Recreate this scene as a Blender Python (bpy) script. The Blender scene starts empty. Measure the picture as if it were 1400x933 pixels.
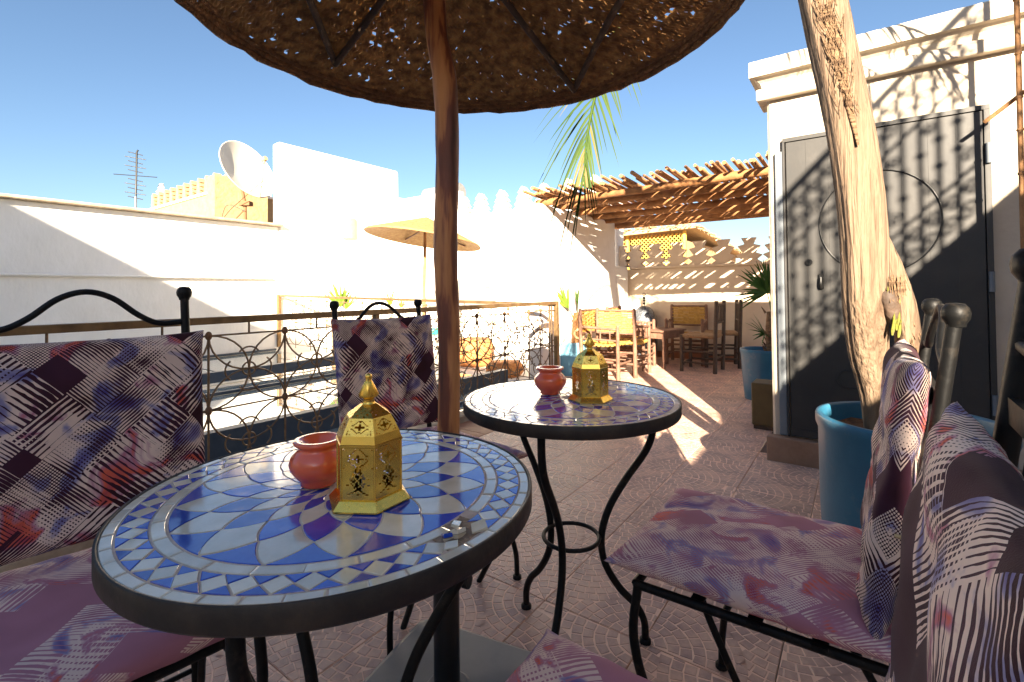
import bpy, math, random
from mathutils import Vector, Matrix, Euler
random.seed(7)
R = math.radians
S = bpy.context.scene
C = S.collection

# ------------------------------------------------------------------ camera
cam_d = bpy.data.cameras.new('camera'); cam = bpy.data.objects.new('camera', cam_d); C.objects.link(cam)
th, roll = .0165, -.0105
rt = Vector((math.cos(roll), math.sin(roll)*-math.sin(th), math.sin(roll)*math.cos(th)))
upv = Vector((-math.sin(roll), math.cos(roll)*-math.sin(th), math.cos(roll)*math.cos(th)))
fw = Vector((0, math.cos(th), math.sin(th)))
cam.matrix_world = Matrix(((rt.x, upv.x, -fw.x, 0), (rt.y, upv.y, -fw.y, 0), (rt.z, upv.z, -fw.z, 1.04), (0, 0, 0, 1)))
cam_d.sensor_width = 36; cam_d.lens = 36*658.66/1400; cam_d.shift_y = -79.5/1400
cam_d.clip_start = .02; cam_d.clip_end = 3000
S.camera = cam
# ------------------------------------------------------------------ sky, sun, exposure
SUN_TRAVEL = Vector((.105, .9945, -.37))
w = bpy.data.worlds.new("World"); S.world = w; w.use_nodes = True
nt = w.node_tree; bg = nt.nodes['Background']
sky = nt.nodes.new('ShaderNodeTexSky'); sky.sky_type = 'NISHITA'; sky.sun_disc = False
sky.sun_elevation = math.atan2(.37, 1); sky.sun_rotation = math.atan2(-.105, -.9945)
sky.air_density = 1.0; sky.dust_density = 1.2; sky.ozone_density = 3.5; sky.altitude = 400
wb = nt.nodes.new('ShaderNodeMixRGB'); wb.blend_type = 'MULTIPLY'; wb.inputs[0].default_value = 1; wb.inputs[2].default_value = (.78, .745, .70, 1)
nt.links.new(sky.outputs[0], wb.inputs[1]); nt.links.new(wb.outputs[0], bg.inputs[0]); bg.inputs[1].default_value = .05
sd = bpy.data.lights.new('sun', 'SUN'); sd.energy = 5.0; sd.angle = R(.45); sd.color = (1, .85, .66)
so = bpy.data.objects.new('sun', sd); C.objects.link(so)
so.rotation_euler = SUN_TRAVEL.to_track_quat('-Z', 'Y').to_euler(); so.location = (-1, -12, 12)
S.view_settings.view_transform = 'Standard'; S.view_settings.look = 'None'
S.view_settings.exposure = 2.62; S.view_settings.gamma = 1
S.render.engine = 'CYCLES'
try:
    S.cycles.max_bounces = 10; S.cycles.diffuse_bounces = 5; S.cycles.glossy_bounces = 4
    S.cycles.sample_clamp_indirect = 8
except Exception: pass

# ------------------------------------------------------------------ frame of the building: a along E1, b along E2
E1 = Vector((.586, .8103, 0)); E2 = Vector((-.8103, .586, 0)); ORI = Vector((.465, 5.11, 0)); BR = math.atan2(.8103, .586)
def AB(a, b, z=0): return ORI + E1*a + E2*b + Vector((0, 0, z))

# ------------------------------------------------------------------ mesh builder
def catmull(pts, k):
    P = [Vector(p) for p in pts]; out = []
    for i in range(len(P)-1):
        p0 = P[i-1] if i else P[0]*2-P[1]; p1, p2 = P[i], P[i+1]; p3 = P[i+2] if i+2 < len(P) else P[-1]*2-P[-2]
        for j in range(k):
            t = j/k
            out.append(.5*((2*p1)+(p2-p0)*t+(2*p0-5*p1+4*p2-p3)*t*t+(3*p1-p0-3*p2+p3)*t**3))
    out.append(P[-1]); return out
class MB:
    def __init__(s): s.v = []; s.f = []; s.m = []; s.sm = []
    def add(s, vs, fs, mi=0, smooth=False, M=None):
        o = len(s.v)
        s.v += [tuple(M @ Vector(p)) if M else tuple(p) for p in vs]
        for f in fs: s.f.append(tuple(i+o for i in f)); s.m.append(mi); s.sm.append(smooth)
        return s
    def box(s, x0, x1, y0, y1, z0, z1, mi=0, bev=0, M=None):
        if bev:
            b = bev; vs = []
            def ring(z, i): return [(x0+i, y0+i, z), (x1-i, y0+i, z), (x1-i, y1-i, z), (x0+i, y1-i, z)]
            def ring8(z): return [(x0+b, y0, z), (x1-b, y0, z), (x1, y0+b, z), (x1, y1-b, z), (x1-b, y1, z), (x0+b, y1, z), (x0, y1-b, z), (x0, y0+b, z)]
            def in8(z): return [(x0+b, y0+b, z)]*1+[(x1-b, y0+b, z)]*2+[(x1-b, y1-b, z)]*2+[(x0+b, y1-b, z)]*2+[(x0+b, y0+b, z)]
            A = [ring(z0, b), ring8(z0+b), ring8(z1-b), ring(z1, b)]
            vs = A[0]+A[1]+A[2]+A[3]; fs = [(3, 2, 1, 0), (20, 21, 22, 23)]
            for i in range(8): j = (i+1) % 8; fs.append((4+i, 4+j, 12+j, 12+i))
            q = [0, 1, 1, 2, 2, 3, 3, 0]
            for i in range(8):
                j = (i+1) % 8; a, c = q[i], q[j]
                if a == c: fs.append((a, 4+j, 4+i)); fs.append((20+a, 12+i, 12+j))
                else: fs.append((a, c, 4+j, 4+i)); fs.append((20+c, 20+a, 12+i, 12+j))
            return s.add(vs, fs, mi, False, M)
        vs = [(x, y, z) for z in (z0, z1) for x, y in ((x0, y0), (x1, y0), (x1, y1), (x0, y1))]
        return s.add(vs, [(3, 2, 1, 0), (4, 5, 6, 7), (0, 1, 5, 4), (1, 2, 6, 5), (2, 3, 7, 6), (3, 0, 4, 7)], mi, False, M)
    def prism(s, poly, z0, z1, mi=0, inset=0, M=None):
        n = len(poly); cx = sum(p[0] for p in poly)/n; cy = sum(p[1] for p in poly)/n
        vs = [(x, y, z0) for x, y in poly]+[(x, y, z1-inset) for x, y in poly]
        fs = [tuple(range(n-1, -1, -1))]+[(i, (i+1) % n, n+(i+1) % n, n+i) for i in range(n)]
        if inset:
            k = 1-inset*1.2/max(1e-5, min(math.hypot(x-cx, y-cy) for x, y in poly))
            vs += [(cx+(x-cx)*k, cy+(y-cy)*k, z1) for x, y in poly]
            fs += [(n+i, n+(i+1) % n, 2*n+(i+1) % n, 2*n+i) for i in range(n)]+[tuple(range(2*n, 3*n))]
        else: fs += [tuple(range(n, 2*n))]
        return s.add(vs, fs, mi, False, M)
    def tube(s, pts, r, n=8, k=0, mi=0, M=None, cap=True, flat=1.0, jit=0):
        P = catmull(pts, k) if k else [Vector(p) for p in pts]
        L = len(P); rr = r if callable(r) else (lambda t, r=r: r) if not isinstance(r, (list, tuple)) else (lambda t, r=r: r[min(len(r)-2, int(t*(len(r)-1)))]*(1-(t*(len(r)-1)-min(len(r)-2, int(t*(len(r)-1)))))+r[min(len(r)-2, int(t*(len(r)-1)))+1]*(t*(len(r)-1)-min(len(r)-2, int(t*(len(r)-1)))))
        up = None; vs = []
        for i, p in enumerate(P):
            d = (P[min(i+1, L-1)]-P[max(i-1, 0)]).normalized()
            if up is None:
                up = Vector((0, 0, 1)) if abs(d.z) < .9 else Vector((1, 0, 0))
            up = (up-d*up.dot(d)).normalized(); sd_ = d.cross(up)
            q = rr(i/(L-1))
            for j in range(n):
                a = 2*math.pi*j/n; qq = q*(1+random.uniform(-jit, jit)) if jit else q
                vs.append(p+sd_*math.cos(a)*qq+up*math.sin(a)*qq*flat)
        fs = [(i*n+j, i*n+(j+1) % n, (i+1)*n+(j+1) % n, (i+1)*n+j) for i in range(L-1) for j in range(n)]
        s.add(vs, fs, mi, True, M)
        if cap:
            s.add(vs[:n], [tuple(range(n))[::-1]], mi, False, M); s.add(vs[-n:], [tuple(range(n))], mi, False, M)
        return s
    def lathe(s, prof, n=24, mi=0, M=None, smooth=True, rot=0, fn=None):
        vs = []
        for r, z in prof:
            for j in range(n):
                a = 2*math.pi*j/n+rot; q = r*(fn(a, z) if fn else 1)
                vs.append((q*math.cos(a), q*math.sin(a), z))
        L = len(prof)
        fs = [(i*n+j, i*n+(j+1) % n, (i+1)*n+(j+1) % n, (i+1)*n+j) for i in range(L-1) for j in range(n)]
        s.add(vs, fs, mi, smooth, M)
        if prof[0][0] > 1e-4: s.add(vs[:n], [tuple(range(n))[::-1]], mi, False, M)
        if prof[-1][0] > 1e-4: s.add(vs[-n:], [tuple(range(n))], mi, False, M)
        return s
    def ball(s, c, r, n=12, mi=0, sq=1.0, M=None):
        T = Matrix.Translation(c); T = M @ T if M else T
        return s.lathe([(max(1e-5, r*math.sin(math.pi*i/8)), -r*sq*math.cos(math.pi*i/8)) for i in range(9)], n, mi, T)
    def mesh(s, name, mats):
        me = bpy.data.meshes.new(name); me.from_pydata(s.v, [], s.f)
        for m in (mats if isinstance(mats, (list, tuple)) else [mats]): me.materials.append(m)
        me.polygons.foreach_set('material_index', s.m); me.polygons.foreach_set('use_smooth', s.sm); me.update()
        if getattr(s, 'uv', None):
            at = me.attributes.new('cloth', 'FLOAT_VECTOR', 'POINT'); at.data.foreach_set('vector', [c for p in s.uv for c in p])
        return me
    def build(s, name, mats, parent=None, **kw): return link(name, s.mesh(name, mats), parent, **kw)
def link(name, me, parent=None, loc=None, rot=None, label=None, cat=None, group=None, kind=None):
    o = bpy.data.objects.new(name, me); C.objects.link(o)
    if parent: o.parent = parent
    if loc is not None: o.location = loc
    if rot is not None: o.rotation_euler = rot
    for k, v in (('label', label), ('category', cat), ('group', group), ('kind', kind)):
        if v: o[k] = v
    return o
def thing(name, label, cat, loc=(0, 0, 0), rz=0, group=None): return link(name, None, None, loc, (0, 0, rz), label, cat, group)
def copy_thing(o, loc, rz, label, group=None):
    def cp(x, par):
        c = x.copy(); C.objects.link(c); c.parent = par
        for ch in x.children: cp(ch, c)
        return c
    r = cp(o, None); r.location = loc; r.rotation_euler = (0, 0, rz); r['label'] = label
    if group: r['group'] = group
    return r
BF = dict(loc=tuple(ORI), rot=(0, 0, BR))      # a mesh laid out in (a, b, z)

# ------------------------------------------------------------------ materials
def mat(name, col, rough=.6, metal=0, **kw):
    """principled with noise colour variation (var), second colour (col2), bump, stretch"""
    m = bpy.data.materials.new(name); m.use_nodes = True; N = m.node_tree.nodes; L = m.node_tree.links
    b = N['Principled BSDF']; b.inputs['Roughness'].default_value = rough; b.inputs['Metallic'].default_value = metal
    b.inputs['Base Color'].default_value = (*col, 1)
    for k, v in kw.get('inp', {}).items(): b.inputs[k].default_value = v
    tc = N.new('ShaderNodeTexCoord'); mp = N.new('ShaderNodeMapping'); L.new(tc.outputs['Object'], mp.inputs[0])
    mp.inputs['Scale'].default_value = kw.get('stretch', (1, 1, 1))
    if 'col2' in kw:
        n = N.new('ShaderNodeTexNoise'); n.inputs['Scale'].default_value = kw.get('scale', 8); n.inputs['Detail'].default_value = kw.get('detail', 6)
        n.inputs['Roughness'].default_value = .65; L.new(mp.outputs[0], n.inputs[0])
        r = N.new('ShaderNodeValToRGB'); lo, hi = kw.get('ramp', (.35, .65))
        r.color_ramp.elements[0].position = lo; r.color_ramp.elements[1].position = hi
        r.color_ramp.elements[0].color = (*col, 1); r.color_ramp.elements[1].color = (*kw['col2'], 1)
        L.new(n.outputs['Fac'], r.inputs[0]); out = r.outputs[0]
        if kw.get('rnd'):
            oi = N.new('ShaderNodeObjectInfo'); h = N.new('ShaderNodeHueSaturation')
            mr = N.new('ShaderNodeMapRange'); mr.inputs[3].default_value = 1-kw['rnd']; mr.inputs[4].default_value = 1+kw['rnd']
            L.new(oi.outputs['Random'], mr.inputs[0]); L.new(mr.outputs[0], h.inputs['Value']); L.new(out, h.inputs['Color']); out = h.outputs[0]
        if kw.get('dirt'):      # blotches of wear
            n3 = N.new('ShaderNodeTexNoise'); n3.inputs['Scale'].default_value = kw.get('dirt_scale', 2.2); n3.inputs['Detail'].default_value = 9; n3.inputs['Roughness'].default_value = .75
            L.new(mp.outputs[0], n3.inputs[0]); r3 = N.new('ShaderNodeValToRGB'); r3.color_ramp.elements[0].position = .56; r3.color_ramp.elements[1].position = .72
            r3.color_ramp.elements[0].color = (0, 0, 0, 1); r3.color_ramp.elements[1].color = (kw.get('dirt_amt', .6),)*3+(1,)
            L.new(n3.outputs['Fac'], r3.inputs[0]); mx = N.new('ShaderNodeMixRGB'); mx.inputs[2].default_value = (*kw['dirt'], 1)
            L.new(r3.outputs[0], mx.inputs[0]); L.new(out, mx.inputs[1]); out = mx.outputs[0]
        L.new(out, b.inputs['Base Color'])
        if kw.get('rvar'):
            mr2 = N.new('ShaderNodeMapRange'); mr2.inputs[3].default_value = max(.02, rough-kw['rvar']); mr2.inputs[4].default_value = rough+kw['rvar']
            L.new(n.outputs['Fac'], mr2.inputs[0]); L.new(mr2.outputs[0], b.inputs['Roughness'])
    if kw.get('bump'):
        n2 = N.new('ShaderNodeTexNoise'); n2.inputs['Scale'].default_value = kw.get('bscale', 40); n2.inputs['Detail'].default_value = kw.get('bdetail', 5)
        L.new(mp.outputs[0], n2.inputs[0]); bp = N.new('ShaderNodeBump'); bp.inputs['Strength'].default_value = kw['bump']; bp.inputs['Distance'].default_value = kw.get('bdist', .01)
        L.new(n2.outputs['Fac'], bp.inputs['Height']); L.new(bp.outputs[0], b.inputs['Normal'])
    return m
M = {}
M['plaster'] = mat('white_plaster', (.83, .80, .75), .9, col2=(.77, .74, .68), scale=2.5, bump=.5, bscale=14, bdist=.012, dirt=(.50, .45, .38), dirt_amt=.34, dirt_scale=1.6, detail=9, stretch=(1, 1, .5))
M['cream'] = mat('cream_plaster', (.56, .49, .39), .9, col2=(.48, .41, .32), scale=3, bump=.5, bscale=18, bdist=.01, dirt=(.5, .44, .36), dirt_amt=.25, dirt_scale=2)
M['buff'] = mat('buff_plaster', (.70, .57, .42), .9, col2=(.62, .50, .37), scale=3, bump=.5, bscale=16, bdist=.01, dirt=(.38, .30, .23), dirt_amt=.4, dirt_scale=2.4)
M['sand'] = mat('sand_brick', (.44, .28, .14), .9, col2=(.36, .22, .105), scale=5, bump=.5, bscale=10, bdist=.04)
M['coping'] = mat('aged_coping', (.50, .40, .28), .85, col2=(.30, .23, .16), scale=6, bump=.5, bscale=20)
M['terra'] = mat('terracotta', (.40, .17, .085), .55, col2=(.32, .13, .065), scale=6, bump=.3, bscale=30, bdist=.003)
M['stepstone'] = mat('step_tile', (.33, .20, .13), .5, col2=(.25, .145, .09), scale=9, bump=.3, bscale=30, bdist=.003)
M['grout'] = mat('tile_grout', (.90, .62, .46), .5, col2=(.80, .52, .37), scale=11, bump=.3, bscale=70, bdist=.003, rnd=.07, dirt=(.36, .24, .17), dirt_scale=6, dirt_amt=.5)
M['cobble'] = mat('tile_cobble', (.36, .225, .185), .42, col2=(.64, .41, .30), scale=6.5, ramp=(.38, .6), dirt=(.30, .20, .16), dirt_scale=5, dirt_amt=.35, bump=.35, bscale=90, bdist=.002, rnd=.08, rvar=.12)
M['joint'] = mat('dark_joint', (.16, .10, .075), .9)
M['iron'] = mat('black_iron', (.006, .006, .006), .5, .0, col2=(.05, .04, .03), scale=30, ramp=(.55, .8), bump=.35, bscale=90, bdist=.002, inp={'Specular IOR Level': .22})
M['rim'] = mat('table_rim_iron', (.026, .021, .017), .55, .2, col2=(.075, .055, .04), scale=14, ramp=(.45, .8), bump=.5, bscale=60, bdist=.002)
M['rail'] = mat('bronze_rail', (.17, .105, .05), .42, .55, col2=(.30, .19, .085), scale=9, stretch=(1, 1, 1), bump=.3, bscale=50, bdist=.002)
M['lattice'] = mat('rusty_lattice', (.13, .085, .05), .5, .4, col2=(.26, .17, .09), scale=18)
M['rust'] = mat('rust', (.15, .085, .04), .9, col2=(.22, .10, .045), scale=60, bump=.5, bscale=120)
M['beam'] = mat('slate_blue_steel', (.045, .062, .085), .5, .1, col2=(.065, .085, .11), scale=5, bump=.2, bscale=30)
M['glass'] = mat('skylight_glass', (.42, .47, .44), .04, 0, col2=(.34, .40, .37), scale=1.5, inp={'Specular IOR Level': 1.0, 'Coat Weight': 1.0, 'Coat Roughness': .02, 'Coat IOR': 1.9})
M['brass'] = mat('polished_brass', (1.0, .69, .15), .26, 1.0, col2=(.92, .58, .10), scale=20, bump=.25, bscale=55, bdist=.002, rvar=.08)
M['redpot'] = mat('red_ceramic', (.88, .16, .06), .16, 0, col2=(.76, .115, .045), scale=9, bump=.12, bscale=25, bdist=.002, inp={'Coat Weight': .7, 'Coat Roughness': .06})
M['bluepot'] = mat('blue_glazed_pot', (.020, .115, .20), .36, 0, col2=(.03, .145, .24), scale=4, bump=.3, bscale=18, bdist=.004, dirt=(.26, .25, .21), dirt_scale=9, dirt_amt=.35)
M['blue_sunlit'] = mat('blue_pot_sunlit', (.15, .36, .50), .5, 0, col2=(.19, .42, .56), scale=5)  # paler copy of the blue pot, sunlight put into the colour
M['soil'] = mat('potting_soil', (.20, .085, .035), .95, col2=(.10, .045, .02), scale=30, bump=1, bscale=60, bdist=.02)
M['door'] = mat('dark_steel_door', (.026, .026, .026), .5, .0, col2=(.042, .040, .037), scale=3, bump=.3, bscale=8, bdist=.004, dirt=(.09, .085, .08), dirt_scale=6, dirt_amt=.3)
M['jamb'] = mat('grey_painted_jamb', (.17, .19, .21), .7, col2=(.14, .16, .18), scale=6)
M['basebox'] = mat('grey_plastic_base', (.095, .115, .135), .45, col2=(.12, .14, .16), scale=7, bump=.2, bscale=40, bdist=.002)
M['blackmetal'] = mat('black_tube', (.010, .010, .010), .35)
M['twig'] = mat('bleached_log', (.42, .22, .09), .8, col2=(.20, .09, .035), scale=7, stretch=(1, 1, 1), ramp=(.35, .7), bump=.8, bscale=25, rnd=.25)
M['beamlog'] = mat('pergola_log', (.34, .16, .055), .8, col2=(.18, .075, .025), scale=8, bump=.8, bscale=25, rnd=.15)
M['straw'] = mat('straw_weave', (.38, .23, .09), .8, col2=(.26, .145, .05), scale=20, bump=.8, bscale=60, bdist=.01)
M['wicker'] = mat('woven_cane', (.60, .36, .08), .7, col2=(.38, .20, .04), scale=26, bump=.8, bscale=60, bdist=.01, rnd=.12)
M['oldwood'] = mat('rough_brown_wood', (.23, .12, .075), .75, col2=(.13, .065, .04), scale=14, bump=.7, bscale=40, bdist=.01)
M['darkwood'] = mat('dark_wood', (.085, .052, .033), .7, col2=(.045, .028, .018), scale=14, bump=.7, bscale=40, bdist=.01)
M['rush'] = mat('rush_seat', (.30, .18, .09), .85, col2=(.19, .11, .05), scale=40, bump=.9, bscale=70, bdist=.01)
M['dish'] = mat('dish_paint', (.62, .58, .50), .5, col2=(.56, .52, .44), scale=4)
M['grey'] = mat('galvanised', (.35, .35, .34), .45, .5, col2=(.26, .26, .25), scale=20)
M['yellowpaint'] = mat('yellow_lattice_paint', (.80, .50, .10), .6, col2=(.72, .42, .07), scale=9)
M['reed'] = mat('reed_roof', (.50, .36, .20), .9, col2=(.32, .22, .12), scale=14, bump=1, bscale=40)
M['lamp'] = mat('sconce_skin', (.50, .38, .20), .7, col2=(.42, .30, .15), scale=8)
M['olive'] = mat('olive_box', (.12, .085, .03), .6, col2=(.085, .06, .02), scale=12)
M['ivory'] = mat('ivory_cord', (.55, .42, .22), .8)
M['teal'] = mat('teal_glaze', (.02, .30, .26), .2)
M['cushion_orange'] = mat('orange_kilim', (.62, .28, .08), .9, col2=(.40, .14, .05), scale=20)
M['mortar'] = mat('broken_mortar', (.20, .13, .08), .95, col2=(.33, .24, .17), scale=50, bump=1, bscale=90, bdist=.01)
M['leaf'] = mat('palm_leaf', (.014, .038, .006), .6, col2=(.040, .066, .010), scale=3, rnd=.2, inp={'Specular IOR Level': .12})
M['dryleaf'] = mat('dry_palm_leaf', (.17, .105, .038), .6, col2=(.10, .09, .02), scale=4, inp={'Specular IOR Level': .12})
M['darkleaf'] = mat('fan_palm_leaf', (.035, .085, .015), .45, col2=(.07, .14, .025), scale=6, inp={'Specular IOR Level': .12})
M['limeleaf'] = mat('lime_palm_leaf', (.075, .14, .014), .55, col2=(.13, .19, .025), scale=6, inp={'Specular IOR Level': .12})
M['ground'] = mat('city_ground', (.38, .28, .18), .95, col2=(.30, .22, .14), scale=.3)

def trunk_mat():
    m = mat('palm_trunk', (.21, .145, .092), .8, col2=(.11, .068, .04), scale=5, stretch=(9, 9, .45), ramp=(.36, .64), bump=1.0, bscale=8, bdist=.022, bdetail=10, dirt=(.06, .033, .018), dirt_scale=2.4, dirt_amt=.75)
    return m
M['trunk'] = trunk_mat()
M['fibre'] = mat('palm_fibre', (.09, .05, .025), .95, col2=(.24, .15, .08), scale=12, stretch=(1, 1, 6), bump=1.0, bscale=14, bdist=.02)
def pole_mat():
    m = bpy.data.materials.new('eucalyptus_pole'); m.use_nodes = True; N = m.node_tree.nodes; L = m.node_tree.links; b = N['Principled BSDF']
    tc = N.new('ShaderNodeTexCoord'); mp = N.new('ShaderNodeMapping'); mp.inputs['Scale'].default_value = (1, 1, .12); L.new(tc.outputs['Object'], mp.inputs[0])
    n = N.new('ShaderNodeTexNoise'); n.inputs['Scale'].default_value = 26; n.inputs['Detail'].default_value = 4; L.new(mp.outputs[0], n.inputs[0])
    r = N.new('ShaderNodeValToRGB'); e = r.color_ramp.elements; e[0].position = .30; e[0].color = (.055, .018, .010, 1); e[1].position = .47; e[1].color = (.19, .055, .026, 1)
    x = e.new(.52); x.color = (.42, .17, .06, 1); x = e.new(.62); x.color = (.55, .25, .085, 1)
    L.new(n.outputs['Fac'], r.inputs[0]); L.new(r.outputs[0], b.inputs['Base Color']); b.inputs['Roughness'].default_value = .55
    n2 = N.new('ShaderNodeTexNoise'); n2.inputs['Scale'].default_value = 60; L.new(mp.outputs[0], n2.inputs[0]); bp = N.new('ShaderNodeBump'); bp.inputs['Strength'].default_value = .6; bp.inputs['Distance'].default_value = .004
    L.new(n2.outputs['Fac'], bp.inputs['Height']); L.new(bp.outputs[0], b.inputs['Normal']); return m
M['pole'] = pole_mat()
def raffia_mat():
    m = bpy.data.materials.new('raffia_canopy'); m.use_nodes = True; N = m.node_tree.nodes; L = m.node_tree.links; b = N['Principled BSDF']; out = N['Material Output']
    tc = N.new('ShaderNodeTexCoord'); n = N.new('ShaderNodeTexNoise'); n.inputs['Scale'].default_value = 35; n.inputs['Detail'].default_value = 5; L.new(tc.outputs['Object'], n.inputs[0])
    r = N.new('ShaderNodeValToRGB'); r.color_ramp.elements[0].position = .36; r.color_ramp.elements[1].position = .68
    r.color_ramp.elements[0].color = (.09, .040, .014, 1); r.color_ramp.elements[1].color = (.36, .20, .07, 1)
    L.new(n.outputs['Fac'], r.inputs[0]); L.new(r.outputs[0], b.inputs['Base Color']); b.inputs['Roughness'].default_value = .8
    t = N.new('ShaderNodeBsdfTranslucent'); t.inputs[0].default_value = (.42, .17, .035, 1); mx = N.new('ShaderNodeMixShader'); mx.inputs[0].default_value = .12
    L.new(b.outputs[0], mx.inputs[1]); L.new(t.outputs[0], mx.inputs[2]); L.new(mx.outputs[0], out.inputs[0]); return m
M['raffia'] = raffia_mat()
def glaze(name, c1, c2, rnd):
    m = mat(name, c1, .12, 0, col2=c2, scale=18, ramp=(.3, .72), bump=.22, bscale=22, bdist=.004, rnd=rnd, rvar=.04,
            inp={'Specular IOR Level': .4, 'Coat Weight': .75, 'Coat Roughness': .06, 'Coat IOR': 1.55})
    return m
M['blue'] = glaze('cobalt_glaze', (.010, .040, .40), (.028, .10, .56), .22)
M['white'] = glaze('celadon_glaze', (.60, .53, .37), (.80, .74, .60), .16)
M['chip'] = mat('broken_tile_body', (.62, .52, .36), .7, col2=(.48, .40, .28), scale=40)
M['cement'] = mat('mosaic_cement', (.66, .55, .48), .8, col2=(.48, .38, .31), scale=30, bump=.5, bscale=120, bdist=.001)

def fabric(name, bgc, bg2, soft=0.0):
    m = bpy.data.materials.new(name); m.use_nodes = True; N = m.node_tree.nodes; L = m.node_tree.links; b = N['Principled BSDF']
    b.inputs['Roughness'].default_value = .85; b.inputs['Specular IOR Level'].default_value = .15; b.inputs['Sheen Weight'].default_value = .08; b.inputs['Sheen Roughness'].default_value = .4
    def nd(t, **k):
        n = N.new(t)
        for a, v in k.items(): setattr(n, a, v)
        return n
    def mth(op, x, y=None, z=None):
        n = nd('ShaderNodeMath', operation=op)
        for i, q in enumerate((x, y, z)):
            if q is None: continue
            if isinstance(q, (int, float)): n.inputs[i].default_value = q
            else: L.new(q, n.inputs[i])
        return n.outputs[0]
    def vm(op, x, y):
        n = nd('ShaderNodeVectorMath', operation=op); L.new(x, n.inputs[0])
        if y is not None: n.inputs[1].default_value = y
        return n.outputs[0]
    tc = nd('ShaderNodeTexCoord'); mp = nd('ShaderNodeMapping'); mp.inputs['Rotation'].default_value = (0, 0, R(42))
    at = nd('ShaderNodeAttribute', attribute_name='cloth'); L.new(at.outputs['Vector'], mp.inputs[0])   # flat cloth coordinates, in metres
    oi = nd('ShaderNodeObjectInfo'); off = nd('ShaderNodeVectorMath', operation='SCALE'); off.inputs[0].default_value = (3.1, 1.7, 0); L.new(oi.outputs['Random'], off.inputs['Scale'])
    ad = nd('ShaderNodeVectorMath', operation='ADD'); L.new(mp.outputs[0], ad.inputs[0]); L.new(off.outputs[0], ad.inputs[1])
    fl = nd('ShaderNodeVectorMath', operation='MULTIPLY'); fl.inputs[1].default_value = (1, 1, 0); L.new(ad.outputs[0], fl.inputs[0]); p = fl.outputs[0]
    # slight warp
    nw = nd('ShaderNodeTexNoise'); nw.inputs['Scale'].default_value = 9; L.new(p, nw.inputs[0])
    sc_ = nd('ShaderNodeVectorMath', operation='SCALE'); sc_.inputs['Scale'].default_value = .003; L.new(nw.outputs['Color'], sc_.inputs[0])
    pa = nd('ShaderNodeVectorMath', operation='ADD'); L.new(p, pa.inputs[0]); L.new(sc_.outputs[0], pa.inputs[1]); p = pa.outputs[0]
    masks = []
    for (cx, cy, ox) in ((9, 14, 0), (15, 8.5, .37)):
        q = vm('MULTIPLY', p, (cx, cy, 0)); q = vm('ADD', q, (ox, ox*1.7, 0)); cell = vm('FLOOR', q, None)
        wn = nd('ShaderNodeTexWhiteNoise', noise_dimensions='2D'); L.new(cell, wn.inputs['Vector'])
        sp = nd('ShaderNodeSeparateColor'); L.new(wn.outputs['Color'], sp.inputs[0]); r1, r2, r3 = sp.outputs
        sx = nd('ShaderNodeSeparateXYZ'); L.new(p, sx.inputs[0])
        isx = mth('GREATER_THAN', r1, .5)
        co = mth('ADD', mth('MULTIPLY', sx.outputs[0], isx), mth('MULTIPLY', sx.outputs[1], mth('SUBTRACT', 1, isx)))
        freq = mth('ADD', 95, mth('MULTIPLY', mth('GREATER_THAN', r3, .6), 70))
        fr = mth('FRACT', mth('MULTIPLY', co, freq))
        nz = nd('ShaderNodeTexNoise'); nz.inputs['Scale'].default_value = 15; nz.inputs['Detail'].default_value = 3; L.new(p, nz.inputs[0])
        duty = mth('SUBTRACT', mth('MULTIPLY', nz.outputs['Fac'], 2.1), .52 if cx == 9 else .68)
        stripe = mth('LESS_THAN', fr, duty)
        fx = mth('SUBTRACT', mth('FRACT', mth('MULTIPLY', sx.outputs[0], 210)), .5); fy = mth('SUBTRACT', mth('FRACT', mth('MULTIPLY', sx.outputs[1], 210)), .5)
        dot = mth('LESS_THAN', mth('ADD', mth('MULTIPLY', fx, fx), mth('MULTIPLY', fy, fy)), mth('MULTIPLY', nz.outputs['Fac'], .30))
        isdot = mth('GREATER_THAN', r2, .86 if cx == 9 else 2); empty = mth('GREATER_THAN', r3, .22 if cx == 9 else .66)
        mk = mth('MULTIPLY', empty, mth('ADD', mth('MULTIPLY', isdot, dot), mth('MULTIPLY', mth('SUBTRACT', 1, isdot), stripe)))
        masks.append(mk)
    mask = mth('MAXIMUM', masks[0], masks[1])
    ni = nd('ShaderNodeTexNoise'); ni.inputs['Scale'].default_value = 11; ni.inputs['Detail'].default_value = 4; ni.inputs['Distortion'].default_value = .8; L.new(p, ni.inputs[0])
    rp = nd('ShaderNodeValToRGB'); e = rp.color_ramp.elements; e[0].position = .30; e[0].color = (.085, .07, .26, 1); e[1].position = .395; e[1].color = (.28, .26, .42, 1)
    for ps, c in ((.45, (.76, .60, .52)), (.56, (.82, .65, .54)), (.61, (.45, .20, .28)), (.66, (.68, .13, .07)), (.74, (.36, .06, .10))):
        x = e.new(ps); x.color = (*c, 1)
    L.new(ni.outputs['Fac'], rp.inputs[0])
    nb = nd('ShaderNodeTexNoise'); nb.inputs['Scale'].default_value = 7; L.new(p, nb.inputs[0])
    rb = nd('ShaderNodeValToRGB'); rb.color_ramp.elements[0].position = .42; rb.color_ramp.elements[1].position = .62
    rb.color_ramp.elements[0].color = (*bgc, 1); rb.color_ramp.elements[1].color = (*bg2, 1); L.new(nb.outputs['Fac'], rb.inputs[0])
    mx = nd('ShaderNodeMixRGB'); L.new(mth('MULTIPLY', mask, .92-soft), mx.inputs[0]); L.new(rb.outputs[0], mx.inputs[1]); L.new(rp.outputs[0], mx.inputs[2])
    L.new(mx.outputs[0], b.inputs['Base Color'])
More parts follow.
